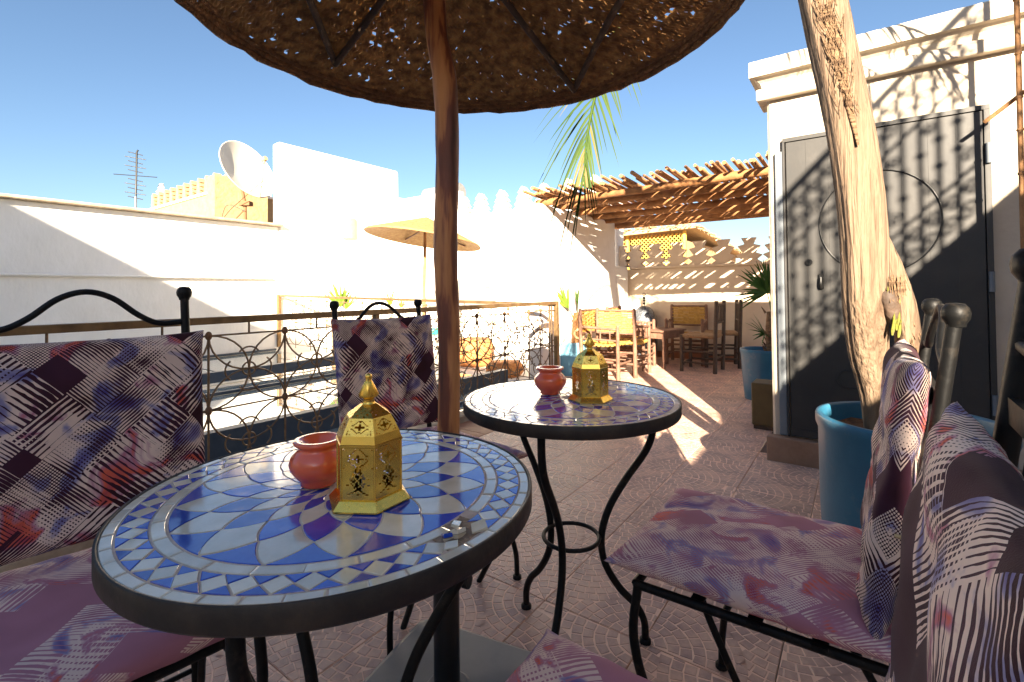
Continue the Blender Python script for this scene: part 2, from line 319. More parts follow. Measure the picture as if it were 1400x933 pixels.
    wv = nd('ShaderNodeTexNoise'); wv.inputs['Scale'].default_value = 700; L.new(tc.outputs['Object'], wv.inputs[0]); bp = nd('ShaderNodeBump'); bp.inputs['Strength'].default_value = .25; bp.inputs['Distance'].default_value = .001
    L.new(wv.outputs['Fac'], bp.inputs['Height']); L.new(bp.outputs[0], b.inputs['Normal'])
    return m
M['fabric'] = fabric('printed_fabric_dark', (.038, .012, .017), (.055, .018, .034))
M['fabric_lit'] = fabric('printed_fabric_lit', (.38, .165, .215), (.45, .20, .26), .05)  # seat copy of the dark print, paled to mauve to paint the light wash

# ================================================================== THE LARGE STRUCTURE
g = MB(); g.box(-600, 600, -300, 900, -8, -7.0); g.build('ground', M['ground'], kind='structure')

# terrace slab below the tiles (a frame laid out in a, b)
slab = MB(); slab.box(-12.0, 3.0, -7.4, -.06, -.30, -.012); slab.box(-.06, 3.0, -.06, .36, -.30, -.012)
slab.build('floor', M['joint'], kind='structure', **BF)
floor_root = bpy.data.objects['floor']
# cobble patterned ceramic tiles: fans of small sets pressed into each tile
TS = .338
def tile_mesh(seed, simple=False):
    rnd = random.Random(seed); g = MB(); h = TS/2-.0015
    g.box(-h, h, -h, h, -.012, 0, 0, bev=.0012)
    if simple: return g.mesh('tile', [M['grout'], M['cobble']])
    n = 9.6; step = TS/n
    def cells(cx, cy, rmin, rmax, other):
        k = 0; rr = rmin
        while rr < rmax:
            r0, r1 = rr+.0024, rr+step-.0024; rm = (r0+r1)/2
            cnt = max(2, round(rm*math.pi/2/step*.98)); off = rnd.random()*.5
            for i in range(-1, cnt+1):
                t0 = (i+off)/cnt*math.pi/2; t1 = (i+1+off)/cnt*math.pi/2; gp = .0025/rm; j = .0013
                pts = []
                for (q, t) in ((r0, t0+gp), (r1, t0+gp*.9), (r1, t1-gp*.9), (r0, t1-gp)):
                    x = cx+math.cos(t)*q*(1 if cx < 0 else -1)+rnd.uniform(-j, j); y = cy+math.sin(t)*q*(1 if cy < 0 else -1)+rnd.uniform(-j, j)
                    pts.append((max(-h+.001, min(h-.001, x)), max(-h+.001, min(h-.001, y))))
                mx = sum(p[0] for p in pts)/4; my = sum(p[1] for p in pts)/4
                ar = abs(sum(pts[a][0]*pts[(a+1) % 4][1]-pts[(a+1) % 4][0]*pts[a][1] for a in range(4)))/2
                if ar < step*step*.18: continue
                if other and math.hypot(mx-other[0], my-other[1]) < other[2]: continue
                if sum(pts[a][0]*pts[(a+1) % 4][1]-pts[(a+1) % 4][0]*pts[a][1] for a in range(4)) < 0: pts = pts[::-1]
                g.prism(pts, -.001, .0011, 1, inset=.0009)
            rr += step
    cells(-TS/2, -TS/2, .0, .80*TS, None)
    cells(TS/2, TS/2, .0, 1.08*TS, (-TS/2, -TS/2, .82*TS))
    return g.mesh('tile', [M['grout'], M['cobble']])
tm = [tile_mesh(i) for i in range(3)]; far_tiles = []
n_t = 0; cand = []
import itertools
F_ = 658.66
def project(P):
    d = Vector(P)-Vector((0, 0, 1.04)); z = d.dot(fw)
    if z < .05: return None
    return 700+F_*d.dot(rt)/z, 387-F_*d.dot(upv)/z, z
for i, j in itertools.product(range(-30, 20), range(-30, 20)):
    a = -3.03+(i+.5)*TS; b = -1.74+(j+.5)*TS
    if not (-8.6 < a < 2.9): continue
    if b > -.16-TS/2 and a < .1: continue
    if b > .22 or b < -5.2: continue
    if b < -2.0 and a > -1.04: continue
    p = project(AB(a, b))
    vis = p and p[2] > .3 and -300 < p[0] < 1700 and p[1] < 1250
    cand.append((0 if vis else 1, p[2] if p else 99, a, b))
cand.sort(); rnd = random.Random(3); rest = MB()
for q, (vis, d, a, b) in enumerate(cand):
    if q < 298 and vis == 0:
        link('tile', rnd.choice(tm), floor_root, (a, b, 0), (0, 0, rnd.randrange(4)*math.pi/2))
    else:
        h = TS/2-.0015; rest.box(a-h, a+h, b-h, b+h, -.012, 0, 0)
if rest.v: rest.build('tile_remainder', [M['grout']], floor_root, kind='stuff')
# plain terracotta border along the fence
for i in range(40):
    a = -8.2+i*.21
    g = MB(); g.box(a+.002, a+.208, -.395, -.055, -.012, .004, bev=.002)
    if a < .0: g.build('border_tile', M['terra'], floor_root)
g = MB()
sk = MB(); sk.box(-1.0, 2.93, .335, .355, 0, .09); 
# skirting along back wall and side wall
g = MB(); g.box(2.925, 2.94, -2.6, .36, 0, .09); g.box(.32, 2.92, .362, .376, 0, .09)
g.build('skirting', M['terra'], floor_root)
# kerb under the fence
g = MB(); g.box(-8.2, .04, -.052, .06, -.3, .055, bev=.006); g.build('kerb', M['coping'], kind='structure', **BF)
g = MB(); g.box(-8.2, 0, .062, .085, .01, .035); g.box(-8.2, 0, .12, .14, .005, .03); g.build('kerb_flashing', M['grey'], kind='structure', **BF)
# far terrace beyond the skylight
g = MB(); g.box(.0, 2.9, .56, 5.58, -.3, -.03); g.build('far_terrace', M['plaster'], kind='structure', **BF)

def wall(name, label, boxes, m, bev=.012):
    g = MB()
    for b_ in boxes: g.box(*b_, bev=bev)
    o = g.build(name, m, label=label, cat='wall', **BF); return o
lw = wall('parapet_wall', 'long white parapet wall on the left, half in slanting shadow, with a thin ledge', [(-12, .0, 5.6, 5.9, -3, 2.2)], M['plaster'])
g = MB(); g.box(-8.5, .05, 5.49, 5.95, 2.202, 2.245, bev=.01); g.build('coping', M['coping'], lw)
g = MB(); g.box(-8.5, -.13, 5.53, 5.598, 1.28, 1.315, bev=.012); g.build('ledge', M['plaster'], lw)
tw = wall('tower_wall', 'tall blank white wall with sloping top behind the satellite dish', [(.002, 2.72, 5.585, 5.80, -3, 3.70)], M['plaster'], .04)
bw = wall('back_wall', 'white wall behind the straw parasol, topped with stepped merlons', [(2.9, 3.2, 4.1, 5.58, -3, 3.13), (2.724, 3.19, 5.583, 5.79, -3, 3.12), (2.9, 3.18, .56, 4.098, -3, 2.56)], M['plaster'], .02)
def stepped(g, w0, w1, h, t, n=4):
    """stepped merlon standing at the origin, in the local y-z plane"""
    for i in range(n):
        z0 = h*i/n; z1 = h*(i+1)/n
        a = w0+(w1-w0)*i/(n-1); c = a-(w0-w1)/(n-1)*.5-w0*.34
        vs = [(x, s*q, z) for x in (0, t) for (s, q, z) in ((-1, a, z0), (1, a, z0), (1, c, z1), (-1, c, z1))]
        g.add(vs, [(3, 2, 1, 0), (4, 5, 6, 7), (0, 1, 5, 4), (1, 2, 6, 5), (2, 3, 7, 6), (3, 0, 4, 7)])
g = MB(); stepped(g, .215, .10, .44, .14); stm = g.mesh('merlon', M['plaster'])
for b in (3.97, 3.51, 2.98, 2.47, 2.02, 1.5, 1.0): link('merlon', stm, bw, (2.97, b, 2.55))
sw = wall('side_wall', 'white side wall behind the woven armchairs, striped by pergola shadow', [(.30, 2.42, .38, .56, -.3, 2.06), (2.423, 2.897, .38, .54, -.3, 1.40)], M['plaster'], .02)
pw = wall('pergola_back_wall', 'buff parapet wall under the pergola with jagged pine shaped merlons', [(2.945, 3.12, -4.2, .56, -.3, 1.36)], M['buff'], .01)
g = MB(); g.box(2.915, 3.13, -4.2, .37, 1.362, 1.40, bev=.006); g.build('coping', M['buff'], pw)
g = MB(); out = [(.7, 0), (.95, .02), (.62, .13), (.60, .14), (.98, .30), (.97, .32), (.52, .40), (.50, .42), (.86, .66), (.85, .68), (.36, .74), (.34, .76), (.58, .99), (.57, 1.0)]
W_, H_ = .165, .35
pts = [(x*W_, z*H_) for x, z in out]+[(-x*W_, z*H_) for x, z in reversed(out)]
n = len(pts); vs = [(0, y, z) for y, z in pts]+[(.07, y, z) for y, z in pts]
fs = [(i, (i+1) % n, n+(i+1) % n, n+i) for i in range(n)]
half = len(out)
for o_ in (0, n):
    for i in range(half-1):
        q = (o_+i, o_+i+1, o_+n-2-i, o_+n-1-i); fs.append(q if o_ else q[::-1])
g.add(vs, fs); pinm = g.mesh('merlon', M['buff'])
for k, b in enumerate((.54, .30, -.02, -.36, -.69, -1.02, -1.36, -1.70, -2.03, -2.36)): link('merlon', pinm, pw, (2.98, b, 1.40))

# door building on the right
dw = wall('door_wall', 'cream wall with moulded cornice holding the dark steel door', [(-1.06, -.86, -5.6, -2.165, -.3, 2.25)], M['cream'], .015)
g = MB()
prof = [(0, 2.20), (.045, 2.20), (.05, 2.205), (.05, 2.265), (.045, 2.27), (.02, 2.275), (.03, 2.31), (.06, 2.335), (.085, 2.34), (.085, 2.43), (.08, 2.437), (-.3, 2.44)]
vs = []; e0, e1_ = -5.6, -2.165
for (p_, z) in prof: vs.append((-1.06-p_, e0, z)); vs.append((-1.06-p_, e1_+max(0, p_), z)); vs.append((-.86, e1_+max(0, p_), z))
fs = []
for i in range(len(prof)-1):
    fs.append((3*i, 3*i+1, 3*i+4, 3*i+3)); fs.append((3*i+1, 3*i+2, 3*i+5, 3*i+4))
fs = [f[::-1] for f in fs]
g.add(vs, fs); g.build('cornice', M['cream'], dw)
for k, (b0, b1) in enumerate(((-2.14, -2.47), (-2.472, -2.80), (-2.802, -3.13), (-3.132, -3.46))):
    g = MB(); g.box(-1.14, -1.062, b1+.002, b0, -.01, .145, bev=.004); g.build('step_tile', M['stepstone'], dw)
g = MB(); g.box(-1.085, -1.06, -2.247, -2.205, .15, 1.87, bev=.004); g.build('jamb_strip', M['jamb'], dw)

dr = thing('steel_door', 'tall dark steel double door crossed by wrought iron shadows', 'door', tuple(AB(-1.06, -2.26)), BR)
g = MB(); g.box(-.022, 0, -.44, -.004, .155, 1.92, bev=.003); lf = g.build('door_leaf', M['door'], dr)
g = MB(); g.box(-.022, 0, -.87, -.443, .155, 1.92, bev=.003); lf2 = g.build('door_leaf', M['door'], dr)
for y in (-.11, -.22, -.33): g = MB(); g.box(-.0235, -.0222, y-.0025, y+.0025, .205, 1.915); g.build('seam_strip', M['door'], lf)
for y in (-.55, -.66, -.77): g = MB(); g.box(-.0235, -.0222, y-.0025, y+.0025, .205, 1.915); g.build('seam_strip', M['door'], lf2)
g = MB(); g.box(-.03, 0, -.895, .012, 1.922, 1.945); g.box(-.03, 0, .001, .012, .15, 1.921); g.box(-.03, 0, -.895, -.872, .15, 1.921); g.build('door_frame', M['door'], dr)
g = MB(); g.box(-.03, -.0225, -.87, -.44, .155, .20); g.box(-.03, -.0225, -.439, -.006, .155, .20); g.build('kick_strip', M['door'], dr)
for (cy, rr_) in ((-.44, .27),):
    g = MB(); g.tube([(-.027, cy+rr_*math.cos(t), 1.40+rr_*1.05*math.sin(t)) for t in [i*2*math.pi/48 for i in range(49)]], .0032, 6, cap=False); g.build('ring_ornament', M['blackmetal'], dr)
g = MB(); g.tube([(-.027, -.30+.06*math.cos(t), .52+.05*math.sin(t)) for t in [i*2*math.pi/24 for i in range(25)]], .003, 6, cap=False); g.build('ring_ornament', M['door'], lf)
g = MB(); g.tube([(-.022, -.115, 1.19), (-.034, -.115, 1.19)], .018, 14); g.build('lock_cylinder', M['blackmetal'], lf)
g = MB(); g.box(-.036, -.0225, -.185, -.16, 1.03, 1.12, bev=.004); g.tube([(-.045, -.172, 1.10), (-.05, -.172, 1.06), (-.04, -.172, 1.035)], .006, 8, k=4); g.build('handle', M['blackmetal'], lf)
for z in (1.06, .45, 1.7):
    g = MB(); g.tube([(-.035, -.885, z-.05), (-.035, -.885, z+.05)], .011, 10); g.build('hinge', M['jamb'], lf2)

# ------------------------------------------------ buildings behind the camera that shade the terrace
nb = thing('neighbour_house', 'tall white house rising well behind the tables and shading them', 'house', tuple(AB(-12.0, 0)), BR)
g = MB(); hp = [(-7.60, -.3), (5.9, -.3), (5.9, 7.27), (.35, 5.82), (-.91, 5.49), (-7.60, 5.46)]; n = len(hp)
g.add([(0, y, z) for y, z in hp]+[(-3.2, y, z) for y, z in hp], [tuple(range(n)), tuple(range(2*n-1, n-1, -1))]+[((i+1) % n, i, n+i, n+(i+1) % n) for i in range(n)]); g.build('wall', M['plaster'], nb)
rw = thing('stair_wall', 'cream side wall right of the tables carrying a wrought iron balustrade', 'wall', tuple(AB(0, -4.67)), BR)
g = MB(); hp = [(-9.2, -.3), (-1.07, -.3), (-1.07, 3.0), (-3.743, 2.555), (-5.24, 2.303), (-5.75, 2.16), (-9.2, 2.156)]; n = len(hp)
g.add([(x, 0, z) for x, z in hp]+[(x, -.16, z) for x, z in hp], [tuple(range(n))[::-1], tuple(range(n, 2*n))]+[(i, (i+1) % n, n+(i+1) % n, n+i) for i in range(n)]); g.build('wall', M['cream'], rw)
def scroll(g, y, z, s, d, r=.005, turns=1.6):
    g.tube([(y+d*(s*(1-i/21*.85)*math.cos(i/21*turns*6.283)), 0, z+s*(1-i/21*.85)*math.sin(i/21*turns*6.283)) for i in range(22)], r, 5, cap=False)
rail = thing('balustrade', 'black wrought iron stair balustrade with scrolls climbing the side wall', 'railing', tuple(AB(0, -4.75)), BR)
ra0, ra1 = -5.50, -3.94; zr = lambda a: 2.303+(a+5.24)*.168
for dz, w_ in ((.05, .012), (.36, .009), (.84, .009), (1.17, .022)):
    g = MB(); g.tube([(ra0, 0, zr(ra0)+dz), (ra1, 0, zr(ra1)+dz)], w_, 6); g.build('rail', M['iron'], rail)
for i in range(13):
    a = ra0+i*.13; g = MB(); g.tube([(a, 0, zr(a)-.02), (a, 0, zr(a)+1.16)], .0125, 6)
    for z_ in (.52, .66): g.ball((a, 0, zr(a)+z_), .021, 6)
    g.build('baluster', M['iron'], rail)
    if i < 12:
        g = MB(); c0 = a+.065
        scroll(g, c0-.01, zr(c0)+.16, .055, 1, .007, 1.4); scroll(g, c0+.01, zr(c0)+.27, .05, -1, .007, 1.4)
        scroll(g, c0-.01, zr(c0)+.94, .055, 1, .007, 1.4); scroll(g, c0+.01, zr(c0)+1.06, .05, -1, .007, 1.4)
        if i % 2: scroll(g, c0, zr(c0)+.44, .04, 1, .006, 1.3); scroll(g, c0, zr(c0)+.75, .04, -1, .006, 1.3)
        g.build('scroll', M['iron'], rail)

# ------------------------------------------------ skylight over the patio
skl = thing('patio_skylight', 'low glass skylight with slate blue steel beams beyond the near fence', 'skylight', tuple(ORI), BR)
def slopebeam(a0, a1, b0, b1, z00, z01, z10, z11, name='beam', m='beam'):
    g = MB(); vs = [(a, b, z) for (a, zs) in ((a0, (z00, z01)), (a1, (z10, z11))) for b in (b0, b1) for z in zs]
    g.add(vs, [(0, 1, 3, 2), (4, 6, 7, 5), (0, 4, 5, 1), (2, 3, 7, 6), (1, 5, 7, 3), (0, 2, 6, 4)]); g.build(name, M[m], skl)
slopebeam(-8, -.06, .60, .68, .06, .245, -.03, .16)
slopebeam(-8, -.06, 3.0, 3.08, .085, .2, .085, .2)
slopebeam(-8, -.06, 2.45, 2.48, .055, .085, .055, .085, 'glazing_bar')
slopebeam(-8, -.06, 5.55, 5.59, .055, .09, .055, .09, 'glazing_bar')
slopebeam(-8, -.06, .30, .33, .0, .05, .0, .05, 'glazing_bar')
for (b0, b1, z) in ((.145, .30, .02), (.33, .60, .02), (.68, 2.45, .05), (2.48, 3.0, .05), (3.08, 5.55, .05)):
    for k in range(5):
        a0 = -8+k*1.59; g = MB(); g.box(a0+.006, a0+1.574, b0, b1, z-.01, z); g.build('pane', M['glass'], skl)
    for k in range(1, 5):
        a0 = -8+k*1.59-.008; g = MB(); g.box(a0-.004, a0+.012, b0, b1, z-.012, z+.004); g.build('glazing_bar', M['beam'], skl)
g = MB(); g.box(-8.2, 0, .06, 5.6, -2.5, -2.4); g.build('patio_floor', M['plaster'], kind='structure', **BF)
g = MB(); g.box(-.05, -.002, .06, 5.58, -2.4, -.02); g.build('patio_wall', M['plaster'], kind='structure', **BF)

# ------------------------------------------------ wrought fences
def fence(root, L, cells_at, cw, z_rail, z_top, z_mid, z_bot, rw, mids, bar_r=.006):
    """lattice along local +x; cells_at: x positions of knots (vertical bars)"""
    g = MB(); g.box(-L, 0, -rw/2, rw/2, z_rail-.035, z_rail, bev=.003); g.build('rail', M['rail'], root)
    for z in (z_top, z_mid, z_bot):
        g = MB(); g.tube([(-L, 0, z), (0, 0, z)], bar_r*.8, 5); g.build('crossbar', M['lattice'], root)
    hh = (z_top-z_mid)
    k = cells_at
    for i, x in enumerate(k):
        g = MB(); g.tube([(x, 0, 0.04), (x, 0, z_top)], bar_r, 5); g.build('upright', M['lattice'], root)
        for z in (z_top, z_mid):
            g = MB(); g.ball((x, 0, z), .017, 8, sq=1.3); g.build('rust_knot', M['rust'], root)
    circ = MB(); nC = 28; rx = cw/2; rz = hh/2
    circ.tube([(rx*math.cos(t), 0, rz*math.sin(t)) for t in [q*2*math.pi/nC for q in range(nC+1)]], bar_r*.85, 5, cap=False); full = circ.mesh('hoop', M['lattice'])
    c2 = MB(); c2.tube([(rx*math.cos(t), 0, rz*math.sin(t)) for t in [-q*math.pi/14 for q in range(15)]], bar_r*.85, 5, cap=False); low = c2.mesh('hoop', M['lattice'])
    c3 = MB(); c3.tube([(.034*math.cos(t), 0, .034*math.sin(t)) for t in [q*2*math.pi/14 for q in range(15)]], bar_r*.8, 5, cap=False); ring = c3.mesh('small_ring', M['lattice'])
    arcs = MB(); ra = cw*.30
    for s in range(4):
        arcs.tube([(.058*math.cos(s*math.pi/2)+.060*math.cos(t), 0, .056*math.sin(s*math.pi/2)+.058*math.sin(t)) for t in [s*math.pi/2+R(-54+108*q/8) for q in range(9)]], bar_r*.8, 5, cap=False)
    arcm = arcs.mesh('petal_arc', M['lattice'])
    for x in k:
        for row in range(2):
            zc = z_top-hh*(row+.5)
            link('hoop', full, root, (x, 0, zc))
    for x in mids:
        link('hoop', low, root, (x, 0, z_top)); link('hoop', full, root, (x, 0, z_mid))
        g = MB(); g.tube([(x, 0, z_top), (x, 0, z_rail-.03)], bar_r*.9, 5); g.build('stub', M['lattice'], root)
        for row in range(2):
            zc = z_top-hh*(row+.5); link('small_ring', ring, root, (x, 0, zc)); link('petal_arc', arcm, root, (x, 0, zc))
f1 = thing('lattice_fence', 'near bronze railed fence with petal lattice running behind the tables', 'fence', tuple(ORI), BR)
cw = .39
k1 = [-.525-cw*i for i in range(5)]; k2 = [-2.58-cw*i for i in range(9)]
fence(f1, 8.1, k1+k2, cw, .925, .832, .462, .092, .042, [x-cw/2 for x in k1[:-1]]+[-.525+cw/2]+[x-cw/2 for x in k2])
g = MB(); g.box(-.022, .022, -.022, .022, .03, .925, bev=.003); g.build('post', M['rail'], f1)
g = MB(); g.box(-2.36, -2.325, -.02, .02, .03, .89, bev=.003); g.build('post', M['rail'], f1)
g = MB(); g.box(-.10, -.088, -.008, .008, .03, .89); g.box(-.145, -.133, -.008, .008, .03, .89); g.build('upright', M['lattice'], f1)
f2 = thing('lattice_fence', 'far fence across the patio seen through the near one, meeting it at the end post', 'fence', tuple(AB(0, 5.6, -.03)), BR-math.pi/2)
f2.rotation_euler = (0, R(-.95), BR-math.pi/2)
fence(f2, 0.001, [], .46, .83, .76, .41, .06, .04, [])
for ch in list(f2.children): bpy.data.objects.remove(ch)
f2.location = AB(0, .02, -.02); f2.rotation_euler = (0, R(1.15), BR-math.pi/2)
kk = [-.19-.44*i for i in range(12)]
fence(f2, 5.56, kk, .44, .925, .84, .47, .10, .04, [x-.22 for x in kk])
g = MB(); g.box(-5.6, -5.545, -.03, .03, .02, .925, bev=.003); g.build('post', M['rail'], f2)

# ------------------------------------------------ distant roofs
pv = thing('lattice_pavilion', 'distant rooftop pavilion with yellow lattice screen and reed roof under the pergola', 'pavilion', (4.35, 12.0, 0), BR)
g = MB(); g.box(0, 5.9, 0, 2.9, -3, 1.55); g.box(.06, 5.9, .0, .05, 1.55, 2.25); g.build('wall', M['sand'], pv)
g = MB(); vs = [(-.25, -.3, 2.62), (-.25, 3.0, 2.52), (6.3, -.3, 2.22), (6.3, 3.0, 2.2), (2.5, 1.4, 2.75)]
g.add(vs+[(x, y, z-.1) for x, y, z in vs], [(0, 4, 1), (0, 2, 4), (2, 3, 4), (3, 1, 4), (5, 6, 9), (5, 9, 7), (7, 9, 8), (8, 9, 6), (0, 1, 6, 5), (1, 3, 8, 6), (3, 2, 7, 8), (2, 0, 5, 7)])
for i in range(80):
    y = -.3+random.random()*3.3; x = -.3+random.uniform(-.05, .05); g.tube([(x, y, 2.6+random.uniform(-.06, .05)), (x+.5, y, 2.62+random.uniform(-.03, .05))], .018, 4)
for i in range(90):
    x = -.25+random.random()*6.5; z = 2.62-.4*(x+.25)/6.55; g.tube([(x, -.38, z-.05+random.uniform(-.05, .03)), (x, .2, z+.03)], .018, 4)
g.build('roof', M['reed'], pv)
for (y0, y1) in ((0.06, 1.45), (1.55, 2.9)):
    g = MB(); W2 = y1-y0; z0, z1 = 1.55, 2.45; nn = 14
    for s in (1, -1):
        c = -(z1-z0)
        while c < W2:
            ya, yb = max(0, c), min(W2, c+(z1-z0))
            za, zb = (z0+(ya-c), z0+(yb-c)) if s == 1 else (z1-(ya-c), z1-(yb-c))
            if yb > ya+.01: g.tube([(.02+.01*s, y0+ya, za), (.02+.01*s, y0+yb, zb)], .013, 4)
            c += .105
    g.build('lattice_screen', M['yellowpaint'], pv)
for y in (0.0, 1.5, 2.92):
    g = MB(); g.box(-.02, .06, y, y+.07, 1.55, 2.5); g.build('post', M['yellowpaint'], pv)

cr = thing('crenellated_house', 'distant sandy house with rows of stepped merlons left of the dish', 'house', (-8.6, 14.1, 0), BR)
g = MB()
for (x0, x1, y0, y1) in ((0, .22, 0, 5.6), (.22, 3.6, 0, .22), (.22, 3.6, 5.38, 5.6), (3.6, 3.82, 0, 5.6)): g.box(x0, x1, y0, y1, -7, 4.05 if y0 < 5 and x0 < 3.5 else 4.45)
g.box(.22, 3.6, .22, 5.38, -7, 3.2); g.build('wall', M['sand'], cr)
g = MB(); g.box(-.04, .26, -.04, 5.64, 4.052, 4.12); g.box(.262, 3.86, -.04, .26, 4.052, 4.12); g.box(.262, 3.86, 5.34, 5.64, 4.452, 4.5); g.build('coping', M['plaster'], cr)
g = MB(); g.box(-.3, 1.2, -.5, -.002, -7, 4.42); g.build('corner_turret', M['sand'], cr)
g = MB(); stepped(g, .17, .10, .52, .2, 4); ms = g.mesh('merlon', M['sand']); g = MB(); stepped(g, .26, .08, .62, .2, 4); merlon_lit = g.mesh('merlon', M['plaster'])  # far merlons: sunlight on sand painted in as white plaster
for i in range(10): link('merlon', ms, cr, (0, .3+i*.54, 4.12))
for i in range(7): link('merlon', ms, cr, (.3+i*.54, 0, 4.12), (0, 0, math.pi/2))
for i in range(6): link('merlon', merlon_lit, cr, (.4+i*.62, 5.5, 4.5), (0, 0, math.pi/2))
for i in range(4): link('merlon', merlon_lit, cr, (3.62, 1.0+i*1.1, 4.45))

# satellite dish
sx, sy, sz_ = -5.02, 9.0, 3.30
dsh = thing('satellite_dish', 'big white satellite dish on a rusty post above the left wall', 'satellite dish', (sx, sy, 2.2))
view = Vector((sx, sy, sz_-1.04)).normalized(); rgt = Vector((view.y, -view.x, 0)).normalized(); upd = rgt.cross(view)*1
nrm = (-view*.60+(rgt*.66+upd*.56).normalized()*.80).normalized()
q = nrm.to_track_quat('Z', 'Y').to_matrix().to_4x4()
D = .57; prof = [(max(1e-4, D*i/12), .15*(i/12)**2) for i in range(13)]; prof2 = [(r_, z-.012) for r_, z in reversed(prof)]
g = MB(); g.lathe(prof+[(D+.012, .155), (D+.012, .140)]+prof2, 40, M=Matrix.Translation((0, 0, sz_-2.2)) @ q); g.build('reflector', M['dish'], dsh)
ctr = Vector((0, 0, sz_-2.2)); ax = q.to_3x3()
foc = ctr+ax @ Vector((0, 0, .55)); low = min([ctr+ax @ Vector((D*math.cos(t), D*math.sin(t), .15)) for t in [i*.2 for i in range(32)]], key=lambda v: v.z)
g = MB(); g.tube([low, low*.45+foc*.55+Vector((0, 0, -.05)), foc], .014, 6, k=4); g.build('feed_arm', M['coping'], dsh)
g = MB(); g.tube([foc+ax @ Vector((0, 0, .05)), foc+ax @ Vector((0, 0, -.05))], .045, 10); g.tube([foc, foc+Vector((0, 0, -.07))], .025, 8); g.build('receiver', M['lamp'], dsh)
bk = ctr+ax @ Vector((0, 0, -.1))
g = MB(); g.tube([(-.02, .1, 0), (-.02, .1, .52), bk], .03, 8); g.build('post', M['rust'], dsh)
g = MB(); g.box(-.10, .10, .02, .16, .50, .58); g.tube([(-.02, .1, .45), (-.2, .05, .22)], .015, 6); g.tube([(-.24, .05, .2), (-.16, .05, .2)], .05, 10); g.build('bracket', M['rust'], dsh)
g = MB(); g.tube([foc, foc+Vector((.06, 0, -.3)), foc+Vector((-.2, 0, -.55)), (-.3, 0, .35), (-.45, 0, .05)], .006, 4, k=6); g.tube([(.0, .05, .4), (-.3, 0, .5), (-.42, 0, .2), (-.5, 0, .0)], .006, 4, k=6); g.build('cable', M['blackmetal'], dsh)

# TV aerial
an = thing('tv_aerial', 'thin grey TV aerial standing alone against the sky on the left', 'aerial', (-8.45, 10.8, 1.8))
g = MB(); g.tube([(0, 0, 0), (.01, 0, 1.45)], .02, 6); g.build('mast', M['grey'], an)
g = MB(); g.tube([(.01, 0, 1.3), (.03, 0, 2.45), (.06, 0, 2.5)], .018, 5); g.build('boom', M['blackmetal'], an)
for i in range(11):
    z = 1.42+i*.1; L_ = (.20 if i % 2 else .13) if i != 5 else .45
    g = MB(); g.tube([(-L_, -.05, z+.03), (L_, .05, z-.03)], .009, 4); g.build('element', M['blackmetal'], an)
# sconce, steel tank
sc = thing('wall_sconce', 'beige half round lamp fixed on the tall white wall', 'wall lamp', tuple(AB(1.42, 5.58, 2.1)), BR)
g = MB(); pts = [(.17*math.cos(t), .5*.0-.12*math.sin(t)) for t in [math.pi*i/12 for i in range(13)]]
g.prism(pts, 0, .4, inset=.004); g.build('shade', M['lamp'], sc)
g = MB(); g.box(-.05, .05, -.006, .004, .1, .3); g.build('back_plate', M['grey'], sc)
tk = MB(); tk.tube([(0, -.5, 0), (0, .5, 0)], .20, 20); tk.build('water_tank', M['grey'], loc=tuple(AB(3.4, 4.9, 3.2)), rot=(0, 0, BR), label='silver cylinder tank peeping over the white back wall', cat='tank')

# ------------------------------------------------ pergola
pg = thing('pergola', 'pergola of rough logs casting striped shade over the wooden chairs', 'pergola', tuple(ORI), BR)
for i, a in enumerate((.42, .82, 1.25, 1.7, 2.1, 2.45, 2.66)):
    z = 2.10-.03*a; g = MB(); pts = [(a+random.uniform(-.02, .02), .50-k*1.0, z+random.uniform(-.015, .015)) for k in range(5)]
    g.tube(pts, [.042, .038, .045, .036, .04], 9, k=3, jit=.06); g.build('beam', M['beamlog'], pg)
random.seed(21); b = .50; c = 0
while b > -3.5:
    a0 = .22+random.uniform(-.13, .14); a1 = 2.80+random.uniform(-.18, .18); r_ = random.uniform(.0125, .0195); sk_ = random.uniform(-.07, .07); z = 2.155+random.uniform(0, .02)
    if c % 7 == 3: a0 += .35
    g = MB(); g.tube([(a0, b+sk_*-.5, z-.005+random.uniform(0, .035)), ((a0+a1)/2, b, z-.035), (a1, b+sk_, z-.075)], [r_*1.1, r_, r_*.85], 7, k=3, jit=.05); g.build('stick', M['twig'], pg)
    b -= r_*2+random.choice((.0, .001, .004, .010, .020)); c += 1
for i in range(14):
    b = random.uniform(-2.1, .45); a0 = random.uniform(.12, 1.2); a1 = a0+random.uniform(.8, 1.7); r_ = random.uniform(.014, .022)
    g = MB(); g.tube([(a0, b, 2.185+random.uniform(0, .03)), (a1, b+random.uniform(-.12, .12), 2.16)], [r_, r_*.9], 7, k=2, jit=.05); g.build('stick', M['twig'], pg)
g = MB(); g.box(-.35, .3, .40, .54, 2.062, 2.09)
for a in (.42, 1.7, 2.66):
    g = MB(); g.box(a-.03, a+.03, .44, .50, 2.06, 2.075); 

